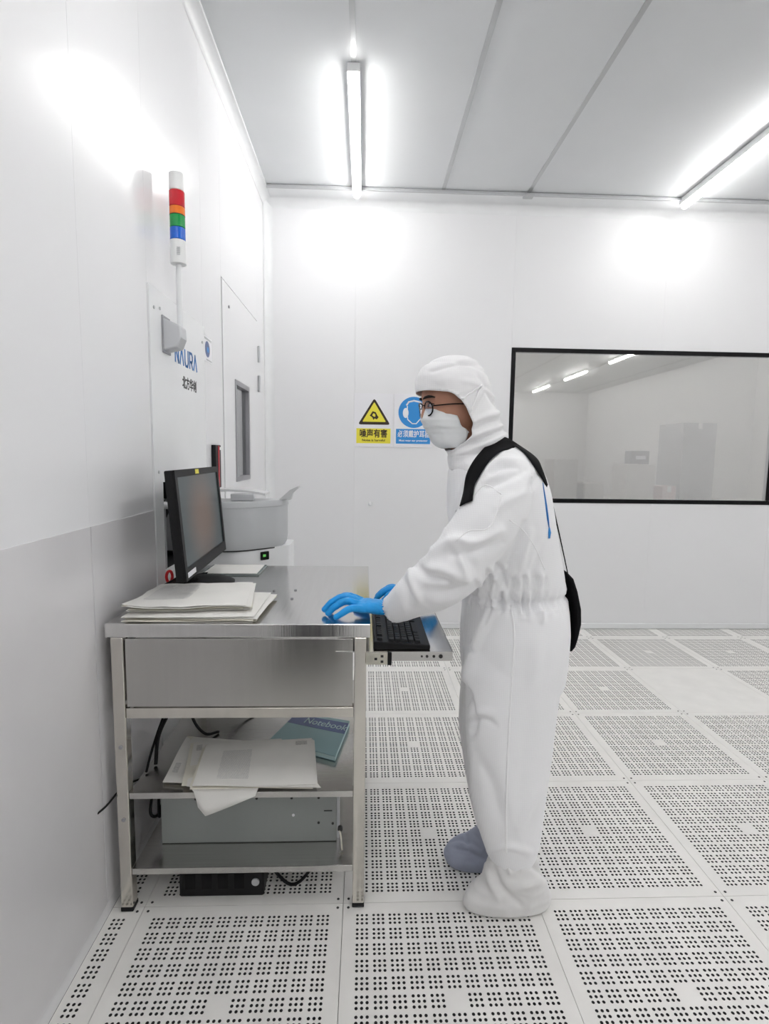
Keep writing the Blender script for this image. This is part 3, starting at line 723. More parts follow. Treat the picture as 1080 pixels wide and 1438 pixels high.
MB().tube(catmull([nb, nb+Vector((-.02, .02, -.09)), Vector((bc.x-.04, bc.y-.04, TZ+.06)), Vector((bc.x-.03, bc.y-.03, TZ+.012))], 5), [.028]*16, 14, flat=.55).build('neck', M['blackpl'], mon, smooth=True)
MB().loft([[bc+Vector((math.cos(t)*rx, math.sin(t)*ry, z)) for t in [2*math.pi*k/40 for k in range(40)]] for rx, ry, z in ((.118, .105, .0004), (.118, .105, .006), (.105, .094, .012), (.06, .05, .016))]).build('base', M['blackpl'], mon, smooth='auto')

# monitor leads and red clip
def cable(label, pts, r=.0035, grp=None, m='cable'):
    o = MB().tube(catmull(pts, 7), r, 8).build('cable', M[m], None, smooth=True); tag(o, label, 'cable', grp); return o
cable('thin black lead running from the monitor foot to the wall', [(-.738, 1.80, .875), (-.728, 1.83, .8945), (-.70, 1.91, .905), (-.66, 1.985, .93), (-.63, 2.03, .97)], .0035)
cable('thicker black lead beside the thin one behind the monitor foot', [(-.738, 1.815, .87), (-.726, 1.85, .8965), (-.695, 1.925, .8955), (-.65, 2.07, .8955), (-.62, 2.10, .8955)], .0045)
rc = PZ(238, 812, .905)
ringp = [rc+Vector((.016*math.cos(t)*.5, .008*math.cos(t), .021*math.sin(t)+.006)) for t in [2*math.pi*k/20 for k in range(21)]]
tag(MB().tube(ringp, .0055, 8).build('cable_clip', M['clip'], None, smooth=True), 'red plastic ring clip around the monitor leads', 'clip')

# clear plate behind the monitor foot
cp = thing('acrylic_plate', 'clear acrylic plate with white paper lying at the back of the tabletop', 'plate', (-.53, 2.17, TZ))
bx(-.455-.19, -.415, 2.085, 2.27, TZ+.0005, TZ+.006).build('plate', M['plate'], cp, bevel=.001)
bx(-.455-.18, -.425, 2.095, 2.262, TZ+.0062, TZ+.008).build('paper', M['paper'], cp)

# ---------------- paper bundles
def bil(c, u, v): return (c[0]*(1-u)+c[1]*u)*(1-v)+(c[3]*(1-u)+c[2]*u)*v
def sheet_mesh(c, lift, curl, nx=12, ny=8, u0=0, u1=1, v0=0, v1=1, th=.0007, seed=0, extra=0):
    rings = []
    for j in range(ny+1):
        for i in range(nx+1):
            u, v = u0+(u1-u0)*i/nx, v0+(v1-v0)*j/ny
            rings.append(bil(c, u, v)+Vector((0, 0, lift+curl(u, v)+extra)))
    mb = MB(); n = (nx+1)*(ny+1); mb.v = rings+[p-Vector((0,0,th)) for p in rings]
    for j in range(ny):
        for i in range(nx):
            a = j*(nx+1)+i; q = (a, a+1, a+nx+2, a+nx+1); mb.f.append(q[::-1]); mb.f.append(tuple(k+n for k in q))
    ed = [i for i in range(nx+1)]+[j*(nx+1)+nx for j in range(1, ny+1)]+[ny*(nx+1)+i for i in range(nx-1, -1, -1)]+[j*(nx+1) for j in range(ny-1, 0, -1)]
    for a, b in zip(ed, ed[1:]+ed[:1]): mb.f.append((a, b, b+n, a+n))
    mb.mi = [0]*len(mb.f); return mb
def bundle(label, corners, z, n, dz, curl, jitter, seed, mats=('paper', 'paper2'), prints=(), cat='papers', grp=None):
    rnd = random.Random(seed); c0 = [Vector((x, y, 0)) for x, y in corners]
    ctr = sum(c0, Vector((0,0,0)))/4
    t = thing('document_bundle', label, cat, (ctr.x, ctr.y, z), grp)
    for k in range(n):
        last = k == n-1; a = 0 if last else rnd.uniform(-jitter, jitter); d = Vector((0,0,0)) if last else Vector((rnd.uniform(-.014, .016), rnd.uniform(-.004, .008), 0))
        R = Matrix.Rotation(a, 3, 'Z'); c = [R @ (p-ctr)+ctr+d for p in c0]; f = (k+1)/n
        s = sheet_mesh(c, z+.0012+k*dz, lambda u, v: max(0, curl(u, v))*(.35+.65*f)+.0035*max(0, noise.noise(Vector((u*3.5+k*5.3, v*2.5, seed))))*(0 if k == 0 else 1)).build('sheet', M[mats[0] if (last or k % 3 == 0) else mats[1]], t, smooth='auto')
        if last:
            for (u0, u1, v0, v1, m) in prints:
                sheet_mesh(c, z+.0012+k*dz, lambda u, v: max(0, curl(u, v))+.0035*max(0, noise.noise(Vector((u*3.5+k*5.3, v*2.5, seed)))), 12, 8, u0, u1, v0, v1, .0003, extra=.0006).build('print', M[m], s)
    return t
def xy(px, z): return [tuple(PZ(x, y, z).xy) for x, y in px]
# printed text: fine ruled grey rows
def printmat(name, scale, dark, axis='Y'):
    m = mat(name, (.6, .6, .58), .7); nt = m.node_tree; b = nt.nodes['Principled BSDF']
    tc = nt.nodes.new('ShaderNodeTexCoord'); w = nt.nodes.new('ShaderNodeTexWave'); w.bands_direction = axis
    w.inputs['Scale'].default_value = scale; w.inputs['Distortion'].default_value = 0
    n = nt.nodes.new('ShaderNodeTexNoise'); n.inputs['Scale'].default_value = 220
    mlt = nt.nodes.new('ShaderNodeMath'); mlt.operation = 'MULTIPLY'
    r = nt.nodes.new('ShaderNodeValToRGB'); e = r.color_ramp.elements
    e[0].position = .22; e[0].color = (.78, .77, .74, 1); e[1].position = .42; e[1].color = (*dark, 1)
    nt.links.new(tc.outputs['Object'], w.inputs[0]); nt.links.new(tc.outputs['Object'], n.inputs['Vector'])
    nt.links.new(w.outputs['Fac'], mlt.inputs[0]); nt.links.new(n.outputs[0], mlt.inputs[1])
    nt.links.new(mlt.outputs[0], r.inputs[0]); nt.links.new(r.outputs[0], b.inputs['Base Color']); return m
M['print'] = printmat('printed_rows', 75, (.33, .33, .33))
M['print2'] = printmat('printed_rows_pale', 90, (.55, .55, .55), 'X')
w1 = lambda u, v: .005*abs(math.sin(u*5+1))*v+.004*abs(noise.noise(Vector((u*4, v*4, 0))))+.010*(max(0, .14-u)/.14)*max(0, v-.6)/.4+.006*max(0, u-.85)/.15*abs(noise.noise(Vector((u*12, v*8, 5))))
tc1 = [(-.690, 1.800), (-.385, 1.835), (-.345, 1.540), (-.690, 1.505)]
lc1 = [(-.665, 1.760), (-.310, 1.765), (-.312, 1.490), (-.685, 1.487)]
bundle('thick lower stack of cream edged documents at the front of the tabletop', lc1, TZ, 5, .0036, lambda u, v: .0035*abs(noise.noise(Vector((u*3, v*3, 2))))+.004*max(0, u-.8)*5*abs(noise.noise(Vector((u*9, v*7, 1)))), .085, 3, prints=(), cat='papers')
bundle('creased printed document bundle lying on the lower stack beside the monitor', tc1, TZ+.0205, 5, .0032, w1, .06, 5, prints=((.08, .46, .10, .72, 'print2'),), cat='papers')
# on the middle shelf
S1 = .378
w2 = lambda u, v: .010*(1-u)*v*(.5+.5*math.sin(u*4))+.004*math.sin(v*5+u*2)
lf = xy([(262, 1028), (352, 1036), (345, 1098), (228, 1092)], .40)
bundle('leftmost creased paper bundle on the middle shelf under the others', lf, S1, 3, .002, w2, .04, 11, prints=((.05, .12, .62, .8, 'print'),), cat='papers')
mdl = xy([(272, 1043), (395, 1036), (448, 1104), (262, 1103)], .40)
bundle('wide flat paper bundle in the middle of the shelf pile', mdl, S1+.014, 3, .002, lambda u, v: .003*math.sin(u*5), .03, 12, prints=((.04, .10, .05, .2, 'print'),), cat='papers')
tp = xy([(290, 1047), (438, 1037), (444, 1103), (270, 1105)], .41)
bundle('topmost printed paper bundle of the pile on the middle shelf', tp, S1+.024, 5, .0022, lambda u, v: .004*math.sin(u*4+1)*v+.003*math.sin(v*5), .03, 13, prints=((.18, .44, .22, .86, 'print2'), (.84, .95, .06, .16, 'print')), cat='papers')
# loose sheet hanging over the shelf edge
hang = MB(); c_ = [PY(262, 1100, 1.47), PY(345, 1108, 1.47)]
edgeY = TY0+.003
pts_top = [(-.50, 1.60), (-.33, 1.60)]
hv = [Vector((-.505, 1.62, S1+.0225)), Vector((-.300, 1.62, S1+.0225)), Vector((-.300, 1.475, S1+.0225)), Vector((-.505, 1.475, S1+.0225)), Vector((-.478, 1.464, S1-.06)), Vector((-.345, 1.464, S1-.030))]
gr_ = []
for i in range(9):
    u = i/8; x = -.505+.205*u; xb = -.462+.150*u; dz_ = .078-.068*u**1.1
    if u < .12: dz_ *= .55+u*3.7
    gr_.append([Vector((x, 1.62, S1+.0218)), Vector((x, 1.52, S1+.0218)), Vector((x, 1.482, S1+.0205)), Vector((x*.6+xb*.4, 1.470, S1+.010)), Vector((x*.4+xb*.6, 1.466, S1+.010-dz_*.6)), Vector((x*.3+xb*.7, 1.463, S1+.010-dz_))])
hs_ = MB().loft(gr_, cap=False, closed=False)
ho = hs_.build('loose_sheet', M['paper'], None, smooth=True); so = ho.modifiers.new('solid', 'SOLIDIFY'); so.thickness = .0006
tag(ho, 'loose white sheet drooping over the front edge of the middle shelf', 'paper')

# teal notebook
nbk = thing('notebook', 'pale teal notebook with a dark blue printed band, lying on the middle shelf', 'notebook', (-.17, 1.80, S1))
nc = [Vector(PZ(378, 1034, .40)), Vector(PZ(408, 1000, .40)), Vector(PZ(500, 1012, .40)), Vector(PZ(476, 1063, .40))]
nc = [Vector((-.315, 1.745, 0)), Vector((-.245, 1.935, 0)), Vector((-.045, 1.865, 0)), Vector((-.085, 1.635, 0))]
def nprism(z0, z1, sc=1.0):
    c = sum(nc, Vector((0,0,0)))/4; return MB().prism([(c+(p-c)*sc)+Vector((0,0,z0)) for p in nc], (0,0,z1-z0))
nprism(S1+.0006, S1+.003).build('back_cover', M['teal'], nbk, bevel=.0006)
nprism(S1+.003, S1+.016, .985).build('pages', M['pageedge'], nbk)
nprism(S1+.016, S1+.0185).build('front_cover', M['teal'], nbk, bevel=.0006)
zt = S1+.0187
def nb_(u, v): return bil([nc[0], nc[3], nc[2], nc[1]], u, v)+Vector((0,0,zt))   # u along the near edge, v going back
MB().prism([nb_(0, .60), nb_(1, .60), nb_(1, .92), nb_(0, .92)], (0,0,.0004)).build('band', M['navy'], nbk)
ux = (nb_(1, .68)-nb_(0, .68)).normalized(); uy = Vector((-ux.y, ux.x, 0))
text('Notebook', .055, M['pageedge'], nb_(.26, .69)+Vector((0,0,.0006)), ux, uy, nbk, 'lettering', fit=.165)

# grey chassis on the bottom shelf
S2 = .138
ch = thing('computer_chassis', 'flat grey rack computer lying on the bottom shelf', 'computer', (-.35, 1.8, S2))
bx(-.630, -.078, 1.585, 2.02, S2, S2+.165).build('case', M['chassis'], ch, bevel=.003)
for a, b in ((-.52, .15), (-.44, .15), (-.33, .15), (-.22, .15), (-.135, .15), (-.135, .065), (-.09, .062)):
    MB().disc((a, 1.585, S2+b), (0,-1,0), .004, .002, 10).build('screw', M['black'], ch)
MB().disc((-.215, 1.585, S2+.092), (0,-1,0), .0045, .002, 10).build('indicator', M['signwhite'], ch)
bx(-.118, -.092, 1.5835, 1.585, S2+.104, S2+.107).build('slot', M['black'], ch)
bx(-.0775, -.070, 1.60, 1.64, S2, S2+.165).build('side_flange', M['bracket'], ch)
hk = thing('hook_bracket', 'small steel hook on the right end of the grey rack computer', 'hook', (-.06, 1.56, S2))
MB().tube(catmull([(-.072, 1.578, S2+.046), (-.066, 1.570, S2+.042), (-.062, 1.560, S2+.028), (-.058, 1.540, S2+.004)], 5), .003, 8).build('hook_rod', M['zinc'], hk, smooth=True)
MB().disc((-.066, 1.582, S2+.050), (0,-1,0), .008, .010, 12).build('hook_nut', M['black'], hk)

# cables on and under the shelves
CG = 'black cables tangled on the shelves'
cable('thick black cable dropping from the drawer to the middle shelf', [(-.64, 1.80, .60), (-.645, 1.76, .52), (-.665, 1.68, .45), (-.655, 1.62, .383)], .006, CG)
cable('thin black cable looping beside the left leg over the middle shelf', [(-.62, 1.86, .60), (-.665, 1.75, .50), (-.675, 1.65, .42), (-.668, 1.58, .383)], .004, CG)
cable('slack black cable lying along the middle shelf behind the papers', [(-.63, 1.90, .60), (-.60, 1.80, .47), (-.55, 1.78, .40), (-.51, 1.82, .3825)], .005, CG)
cable('short black cable arching at the back of the middle shelf', [(-.55, 2.0, .60), (-.50, 1.95, .46), (-.45, 1.93, .40), (-.41, 1.95, .3825)], .004, CG)
for k, (lab, a) in enumerate((('black cable hanging in a loop behind the left leg on the bottom shelf', .0), ('second black cable crossing the loop on the bottom shelf', .022), ('black cable bent towards the rack computer on the bottom shelf', .045))):
    cable(lab, [(-.655+a, 1.72, .352), (-.672+a*.7, 1.66, .30), (-.668+a*1.2, 1.60, .235), (-.650+a*.4, 1.62, .215), (-.640+a, 1.66, .28), (-.640+a, 1.74, .345)], .0045, CG)
cable('stiff black plug lead entering the side of the rack computer', [(-.668, 1.70, .34), (-.655, 1.66, .285), (-.640, 1.64, .262), (-.631, 1.63, .255)], .006, CG)
cable('black cable leaving sideways past the left leg to the wall', [(-.745, 1.43, .352), (-.733, 1.46, .356), (-.715, 1.53, .368), (-.69, 1.62, .34)], .003, CG)
# black power unit under the bench
up = thing('power_unit', 'black power unit on the floor under the bottom shelf', 'power unit', (-.43, 1.69, 0))
bx(-.56, -.30, 1.53, 1.85, .001, .112).build('case', M['blackpl'], up, bevel=.006)
for k in range(4): bx(-.54+.05*k, -.51+.05*k, 1.527, 1.53, .03, .08).build('vent', M['blackgl'], up)
MB().disc((-.325, 1.53, .05), (0,-1,0), .012, .004, 14).build('switch', M['greytrim'], up)
cable('black mains cable rising from the power unit behind the right leg', [(-.298, 1.60, .05), (-.22, 1.56, .012), (-.16, 1.58, .05), (-.13, 1.66, .112)], .005, CG)
#PERSON
# ================================================================ PERSON
pr = thing('person', 'person in a white hooded cleanroom suit, mask, glasses and blue gloves leaning to the bench', 'person', (.42, 1.56, 0))
NR = 36
def ell(c, ax, ay, n=NR, sq=2.3):
    """superellipse ring in the XY plane"""
    out = []
    for k in range(n):
        t = 2*math.pi*k/n; ct, st_ = math.cos(t), math.sin(t)
        out.append(Vector((c.x+ax*math.copysign(abs(ct)**(2/sq), ct), c.y+ay*math.copysign(abs(st_)**(2/sq), st_), c.z)))
    return out
def body_rings(rows, Y, sq=2.3, grow=0., shrink=1.):
    rg = []
    for y, xl, xr, b, *yo in rows:
        yc = Y+(yo[0] if yo else 0); a = PY(xl, y, yc); c = PY(xr, y, yc)
        ce = (a+c)/2; rg.append(ell(Vector((ce.x, yc, ce.z)), ((c.x-a.x)/2+grow)*shrink, (b+grow)*shrink, sq=sq))
    return rg
TORSO = [(622, 652, 716, .060), (634, 645, 733, .105), (648, 637, 748, .150), (665, 632, 757, .180), (690, 630, 765, .190), (720, 630, 771, .188), (760, 636, 778, .175),
         (800, 646, 785, .160), (822, 653, 788, .148), (834, 655, 789, .145), (848, 651, 792, .158), (880, 648, 793, .170), (920, 647, 790, .170), (950, 650, 786, .160), (968, 665, 770, .12)]
NLEG = [(905, 660, 785, .075, .01), (940, 655, 786, .088), (980, 654, 783, .088), (1020, 655, 778, .086), (1060, 657, 774, .084), (1100, 660, 768, .082), (1150, 668, 761, .078), (1180, 677, 757, .072), (1200, 684, 750, .064), (1207, 690, 744, .058)]
FLEG = [(905, 655, 770, .075, -.01), (940, 650, 768, .088), (980, 646, 758, .088), (1015, 645, 746, .084), (1040, 648, 740, .082), (1080, 653, 736, .080), (1120, 660, 733, .076), (1150, 668, 730, .068), (1172, 674, 727, .06)]
YT, YN, YFL = 1.56, 1.478, 1.645
def limb(pts, n=28, sub=5):
    P_ = catmull([p for p, r in pts], sub); rr = [Vector((r, 0, 0)) for p, r in pts]; R_ = [v.x for v in catmull(rr, sub)]
    return P_, R_
NARM = [(PY(722, 668, 1.50), .085), (PY(712, 682, 1.445), .090), (PY(690, 722, 1.415), .090), (PY(662, 766, 1.41), .086), (PY(638, 797, 1.42), .082), (PY(612, 818, 1.45), .076), (PY(586, 834, 1.49), .066), (PY(562, 850, 1.53), .049), (PY(550, 857, 1.55), .0385)]
FW = Vector((.262, 1.932, .892))      # far wrist
FARM = [(PY(722, 668, 1.62), .085), (PY(705, 685, 1.70), .088), (Vector((.400, 1.79, 1.17)), .082), (Vector((.385, 1.86, 1.05)), .076), (Vector((.350, 1.90, .965)), .062), (Vector((.300, 1.925, .912)), .048), (FW, .040)]
sb = MB()
sb.loft(body_rings(TORSO, YT)); sb.loft(body_rings(NLEG, YN, 2.1)); sb.loft(body_rings(FLEG, YFL, 2.1))
for A in (NARM, FARM):
    p_, r_ = limb(A); sb.tube(p_, r_, 28)
suit = vox(sb, .0048, 20, .5)
# folds, waist gathers, knee and elbow creases
zw = PY(700, 829, YT).z
def seg_t(p, A):
    best = (9, 0)
    for i in range(len(A)-1):
        a, b = A[i][0], A[i+1][0]; ab = b-a; t = max(0, min(1, (p-a).dot(ab)/ab.length_squared)); d = (p-(a+ab*t)).length
        if d < best[0]: best = (d, i+t, (A[i][1]*(1-t)+A[i+1][1]*t))
    return best
nrm = [v.normal.copy() for v in suit.vertices]
def ridge(v, s): return 1-abs(noise.noise(v*s))*2
def topix(q):
    d = q-CAM; z = d.dot(cF); return Vector((540+FPX*d.dot(cR)/z, 719-FPX*d.dot(cU)/z))
def fold_field(folds, gain=1.0):
    """creases drawn as lines where they run on the side facing the room; each lifts or sinks the cloth across its width"""
    segs = []
    for pts, amp, w in folds:
        pp = [Vector((v.x, v.y)) for v in catmull([(a, b, 0) for a, b in pts], 3)]
        lo = (min(v.x for v in pp)-3*w, min(v.y for v in pp)-3*w); hi = (max(v.x for v in pp)+3*w, max(v.y for v in pp)+3*w)
        segs.append((pp, amp*gain, w, lo, hi))
    def f(q):
        u = topix(q); d = 0
        for pp, amp, w, lo, hi in segs:
            if not (lo[0] < u.x < hi[0] and lo[1] < u.y < hi[1]): continue
            best = 1e9; bt = 0; n_ = len(pp)-1
            for i in range(n_):
                a, b = pp[i], pp[i+1]; ab = b-a; t = max(0, min(1, (u-a).dot(ab)/max(1e-6, ab.length_squared))); dd = (u-(a+ab*t)).length
                if dd < best: best = dd; bt = (i+t)/n_
            if best < 3*w: d += amp*math.exp(-(best/w)**2)*(math.sin(math.pi*min(1, max(0, bt*.8+.1)))**.6)
        return d
    return f
FOLDS = [([(610, 774), (640, 758), (668, 761), (702, 745)], .010, 7), ([(636, 778), (665, 776), (704, 760)], -.010, 7),
         ([(586, 795), (600, 808), (628, 816)], -.013, 6), ([(576, 800), (581, 820), (588, 842)], .009, 6), ([(566, 812), (570, 832), (574, 850)], -.007, 5),
         ([(600, 800), (625, 800), (655, 815)], .009, 8), ([(598, 828), (635, 832), (665, 818)], -.008, 7), ([(640, 768), (650, 790), (657, 812)], .008, 6), ([(655, 780), (668, 800)], -.007, 6),
         ([(612, 845), (640, 838), (662, 822)], .005, 6),
         ([(686, 657), (705, 648), (724, 646)], .007, 4), ([(690, 665), (708, 656), (728, 656)], -.008, 4), ([(684, 684), (712, 673), (736, 660)], -.006, 5), ([(680, 676), (705, 668)], .005, 4),
         ([(700, 712), (720, 700), (745, 690)], .005, 7), ([(745, 690), (752, 676), (756, 665)], -.006, 5),
         ([(735, 735), (725, 765), (712, 800), (704, 826)], -.006, 5), ([(745, 745), (735, 780), (728, 822)], .006, 5), ([(700, 795), (708, 812), (712, 828)], -.010, 4), ([(690, 800), (700, 815), (704, 828)], .008, 4),
         ([(760, 770), (750, 800), (742, 826)], -.005, 6),
         ([(692, 850), (672, 890), (658, 930), (653, 962)], .012, 7), ([(672, 846), (658, 885), (651, 930)], -.014, 9), ([(655, 905), (664, 915)], -.010, 4),
         ([(651, 962), (658, 985), (664, 1012), (664, 1030)], -.018, 5), ([(647, 1003), (656, 1012), (664, 1020)], -.008, 4), ([(664, 1012), (682, 1012), (694, 1018)], -.007, 5), ([(668, 1000), (690, 1000)], .006, 6),
         ([(668, 1060), (690, 1100), (705, 1150)], -.006, 10), ([(740, 1000), (735, 1060), (728, 1120)], -.005, 12), ([(755, 900), (748, 960)], .005, 10), ([(690, 1195), (715, 1188), (742, 1196)], .006, 6),
         ([(730, 1160), (745, 1130), (758, 1110)], .005, 7)]
rg_ = random.Random(4)
for k in range(12):
    x = 676+k*8.5+rg_.uniform(-2, 2); l = rg_.uniform(16, 46)
    FOLDS.append(([(x, 834), (x+rg_.uniform(-4, 4)*.5, 834+l*.5), (x+rg_.uniform(-8, 8), 834+l)], -.011 if k % 2 else .010, 3.6))
    FOLDS.append(([(x, 826), (x+rg_.uniform(-3, 3), 814), (x+rg_.uniform(-5, 5), 826-l*.6)], -.007 if k % 2 else .006, 3.4))
ff = fold_field(FOLDS, 1.5)
for v, n in zip(suit.vertices, nrm):
    p = v.co.copy(); d = 0
    da, ta, ra = seg_t(p, NARM); db, tb_, rb = seg_t(p, FARM)
    arm = da < ra*1.25 and p.x < PY(735, 700, 1.45).x and ta > .6 or db < rb*1.2 and tb_ > .8
    if arm:
        t = ta if da < db else tb_
        q = Vector((t*1.1+p.z*3, p.x*3, p.y*6)); d += .005*ridge(q, 1.0)
        tc_ = (len(NARM) if da < db else len(FARM))-1-t
        if tc_ < .7:
            ang = math.atan2(p.y-1.55, p.z-.915) if da < db else math.atan2(p.y-FW.y, p.z-FW.z)
            d += .0048*math.sin(26*ang+3*noise.noise(p*20))*(1-tc_/.7)
    elif p.z > zw-.02:
        q = Vector((p.x*5, p.y*5, p.z*2.5)); d += .005*ridge(q, 1.0)
    else:
        q = Vector((p.x*6, p.y*6, p.z*1.8)); d += .005*ridge(q, 1.0)
    if not arm:
        k = math.exp(-((p.z-zw)/.03)**2); k2 = math.exp(-((p.z-zw)/.010)**2)
        ang = math.atan2(p.y-YT, p.x-.42)
        d += k*.0050*math.sin(ang*38+5*noise.noise(p*9))-.010*k2
    if n.dot(CAM-p) > 0 and p.y < YT+.03: d += ff(p)
    v.co = p+n*(d-.003)
sm = put('coverall', suit, M['suit'], pr)
suit_bvh = BVHTree.FromPolygons([v.co+wloc(pr) for v in suit.vertices], [tuple(p.vertices) for p in suit.polygons])
def onsuit(p, off=.002, bvh=None):
    lo, n_, _, _ = (bvh or suit_bvh).find_nearest(p)
    if (p-lo).dot(n_) < 0 and False: n_ = -n_
    return lo+n_*off, n_
def drape(bvh, pix, Y0, off, n=6):
    """pixel path -> points on the cloth surface seen there"""
    pts = []
    for x, y in pix:
        d = ray(x, y).normalized(); h = bvh.ray_cast(CAM, d, 4)
        if h[0] is not None: pts.append(h[0]+h[1]*off)
    return pts
def ribbon(bvh, pix, w, off, name, m, th=.0012, parent=None, sub=4, tube_r=None):
    fine = []
    pix3 = catmull([(x, y, 0) for x, y in pix], sub)
    pts = drape(bvh, [(p.x, p.y) for p in pix3], 0, off)
    return MB().tube(pts, tube_r, 6).build(name, m, parent, smooth=True)
# seams
ribbon(suit_bvh, [(718, 850), (722, 890), (720, 940), (716, 1000), (713, 1060), (711, 1120), (711, 1180), (711, 1198)], 0, .0006, 'side_seam', M['seam'], parent=sm, tube_r=.0024)
ribbon(suit_bvh, [(640, 760), (660, 745), (685, 742), (700, 715), (704, 695)], 0, .0005, 'pocket_stitching', M['seam'], parent=sm, tube_r=.0014)
ribbon(suit_bvh, [(640, 718), (662, 700), (682, 681), (704, 694)], 0, .0005, 'pocket_stitching', M['seam'], parent=sm, tube_r=.0014)
ribbon(suit_bvh, [(715, 730), (735, 745), (752, 770), (765, 800)], 0, .0004, 'back_seam', M['seam'], parent=sm, tube_r=.0014)
# ---------------- body inside the clothes (one continuous skin mesh)
HY = 1.56
HC = Vector((PY(640, 570, HY).x, HY, 0))
HR = Matrix.Translation(HC) @ Matrix.Rotation(math.radians(11), 4, 'Z') @ Matrix.Translation(-HC)    # head turned a little to the camera
HEAD = [(512, 628, 655, .030), (518, 612, 668, .055), (530, 600, 677, .070), (545, 593, 680, .077), (558, 591.5, 680, .078), (566, 593, 679, .078), (574, 594.5, 677, .077), (584, 597, 674, .075), (596, 602, 668, .068), (606, 607, 660, .058), (614, 614, 654, .046), (618, 620, 648, .034)]
bb = MB()
hb = MB(); hb.loft(body_rings(HEAD, HY, 2.15))
hb.loft([ell(PY(596.5, y, HY)+Vector((dx, 0, 0)), a, b, 16, 2) for y, dx, a, b in ((566, .0, .007, .008), (574, -.001, .010, .011), (584, -.003, .012, .015), (590, -.001, .012, .017), (595, .003, .008, .012))])
br_ = [PY(593.5, 561, HY)+Vector((.010+.020*abs(t)**2.2, t*.056, .001-.004*abs(t))) for t in (-1, -.7, -.4, 0, .4, .7, 1)]
hb.tube(br_, [.006, .010, .011, .010, .011, .010, .006], 10)
for s_ in (-1, 1): hb.tube([PY(608, 583, HY)+Vector((0, s_*.040, 0)), PY(620, 585, HY)+Vector((0, s_*.056, 0))], [.016, .016], 12)
hb.xf(HR)
bb.add(hb.v, hb.f)
bb.tube([PY(648, 600, HY), PY(668, 640, HY), PY(690, 670, HY)], [.055, .055, .07], 20)
bb.loft(body_rings(TORSO[2:], YT, shrink=.80)); bb.loft(body_rings(NLEG, YN, 2.1, shrink=.62)); bb.loft(body_rings(FLEG, YFL, 2.1, shrink=.62))
for A in (NARM, FARM):
    p_, r_ = limb(A); bb.tube(p_, [r*.58 for r in r_], 18)
# hands: wrist, knuckle bases, finger joints -> also used for the gloves
LH = dict(wrist=Vector((.083, 1.553, .914)), palm=[(.105, 1.553, .917, .028, .020), (.075, 1.555, .916, .031, .021), (.045, 1.558, .917, .037, .021), (.012, 1.560, .921, .043, .019), (-.014, 1.560, .921, .041, .015), (-.026, 1.560, .918, .036, .010)],
          fingers=[[(-.006, 1.593, .926, .0115), (-.048, 1.606, .938, .0106), (-.080, 1.606, .925, .0098), (-.100, 1.603, .9045, .0088)],
                   [(-.010, 1.570, .929, .0118), (-.056, 1.577, .942, .0110), (-.093, 1.575, .927, .0100), (-.116, 1.571, .9045, .0090)],
                   [(-.010, 1.546, .927, .0113), (-.050, 1.544, .938, .0104), (-.082, 1.539, .923, .0096), (-.103, 1.535, .9035, .0087)],
                   [(.000, 1.525, .919, .0104), (-.032, 1.515, .925, .0097), (-.058, 1.508, .914, .0090), (-.078, 1.505, .9015, .0082)],
                   [(.060, 1.582, .914, .014), (.028, 1.610, .912, .0125), (.000, 1.628, .907, .011), (-.022, 1.636, .9015, .0095)]])
def hand_mb(Hd, k=1.0, cuff=0.0):
    mb = MB(); mb.loft([[Vector((x, y+b*k*math.cos(t), z+c*k*math.sin(t))) for t in [2*math.pi*i/20 for i in range(20)]] for x, y, z, b, c in Hd['palm']])
    for fg in Hd['fingers']:
        pp = [Vector(q[:3]) for q in fg]; rr = [q[3]*k for q in fg]
        P_ = catmull(pp, 5); R_ = [v.x for v in catmull([Vector((r, 0, 0)) for r in rr], 5)]
        dirn = (P_[-1]-P_[-2]).normalized()
        P_ += [P_[-1]+dirn*R_[-1]*.5, P_[-1]+dirn*R_[-1]*.85]; R_ += [R_[-1]*.85, R_[-1]*.45]
        P_ = [P_[0]-(P_[1]-P_[0]).normalized()*.01]+P_; R_ = [R_[0]*.8]+R_
        mb.tube(P_, R_, 12)
    return mb
lh_in = hand_mb(LH, .86)
